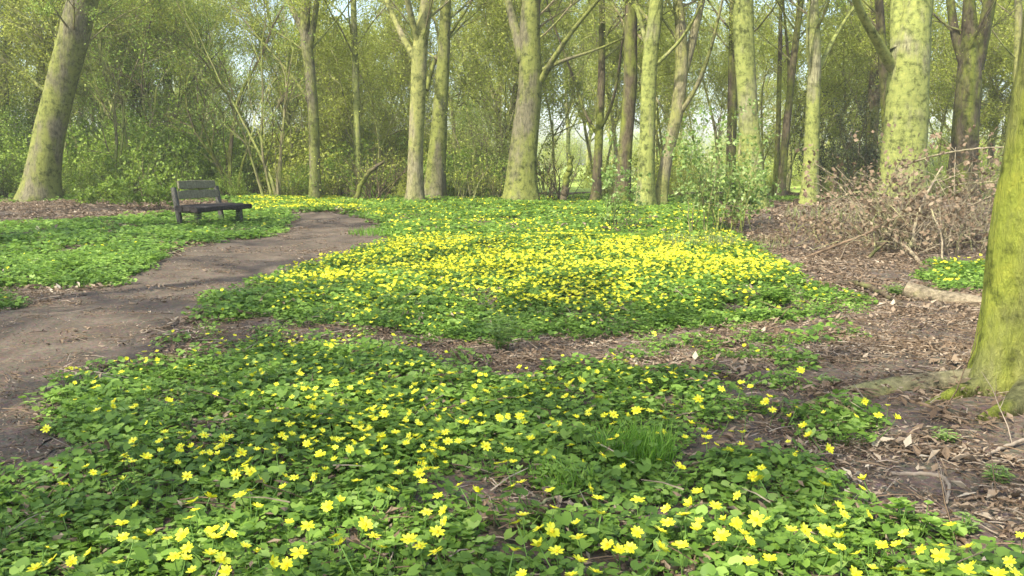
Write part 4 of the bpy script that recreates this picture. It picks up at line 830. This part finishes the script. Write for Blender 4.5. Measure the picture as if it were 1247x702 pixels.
rosette('nettle_clump', 'smaller green leafy plant on the litter right of the glade', 'plant', gp(1090, 362), 16, .12, .05, 'bush', upr=0.4)
for k, (u, v, lab) in enumerate([(1170, 652, 'green sprout on bare soil at the lower right'), (1215, 590, 'green sprout on bare soil under the mossy tree'), (1150, 540, 'faint green sprout between the soil twigs'), (812, 425, 'green tuft on the bare strip right of the seedling'), (1010, 470, 'low green sprout on the litter above the root ridge')]):
    rosette('sprout', lab, 'plant', gp(u, v), 9, .06, .035, 'bush', upr=0.3)
def tuft(label, base, n, rad, h, mat, name='grass_tuft', w=.0022):
    mb = MB()
    for _ in range(n):
        a = rng.uniform(0, 6.28); r = rad * math.sqrt(rng.random()); b = np.array([r * math.cos(a), r * math.sin(a), 0]); d = unit([rng.normal(0, .25), rng.normal(0, .25), 1]); hh = h * rng.uniform(.5, 1.1); s = unit([rng.normal(), rng.normal(), 0]) * w
        bend = np.array([d[0], d[1], -0.3]) * hh * 0.5; m_ = b + d * hh * .55; t = b + d * hh + bend * .6
        mb.add([b - s, b + s, m_ + s * .8, m_ - s * .8], [[0, 1, 2, 3]], mat); mb.add([m_ - s * .8, m_ + s * .8, t], [[0, 1, 2]], mat)
    return tag(mb.build(name, None, False, base), label, 'grass', kind='stuff' if rad > .4 else None)
tuft('bright tuft of fine green grass in the carpet right of centre', gp(772, 562), 480, .13, .15, 'grass')
tuft('smaller bright grass tuft left of the larger one beside the bare hollow', gp(682, 592), 170, .10, .09, 'grass')
tuft('pale green grass at the foot of the light green leafy bush', gp(850, 305), 260, .45, .30, 'grasspale', w=.003)
tuft('short pale grass between the leafy bush and the brush pile', gp(915, 302), 160, .45, .18, 'grasspale', w=.003)
tuft('thin pale grass on the litter below the biggest trunk', gp(1040, 262), 240, .9, .24, 'grasspale', w=.004)
tuft('thin green grass beside the path at the far bend', gp(468, 285), 500, .5, .12, 'grass', w=.004)

# ------------------------------------------------------------------ air between the trees
hz, n, l = nmat('haze_air'); n_o = n.new('ShaderNodeOutputMaterial'); pv_ = n.new('ShaderNodeVolumePrincipled')
pv_.inputs['Color'].default_value = (0.96, 0.97, 0.83, 1); pv_.inputs['Density'].default_value = 0.0018; pv_.inputs['Anisotropy'].default_value = 0.2
l.new(pv_.outputs[0], n_o.inputs['Volume']); M['haze_air'] = hz
mb = MB(); x0, x1, y0, y1, z0, z1 = -120, 120, -30, 150, -1.5, 22
mb.add([(x, y, z) for x in (x0, x1) for y in (y0, y1) for z in (z0, z1)], [[0, 1, 3, 2], [4, 6, 7, 5], [0, 4, 5, 1], [2, 3, 7, 6], [0, 2, 6, 4], [1, 5, 7, 3]], 'haze_air')
hb = mb.build('haze'); hb['kind'] = 'stuff'; hb['label'] = 'thin pale haze hanging between the trees'

for k, (dx, dy) in enumerate([(0.42, -0.75), (0.02, -0.72), (0.72, 0.45), (0.3, 0.1)]):
    b = bench_c + np.array([dx, dy, 0]); b[2] = float(gh(b[0], b[1]))
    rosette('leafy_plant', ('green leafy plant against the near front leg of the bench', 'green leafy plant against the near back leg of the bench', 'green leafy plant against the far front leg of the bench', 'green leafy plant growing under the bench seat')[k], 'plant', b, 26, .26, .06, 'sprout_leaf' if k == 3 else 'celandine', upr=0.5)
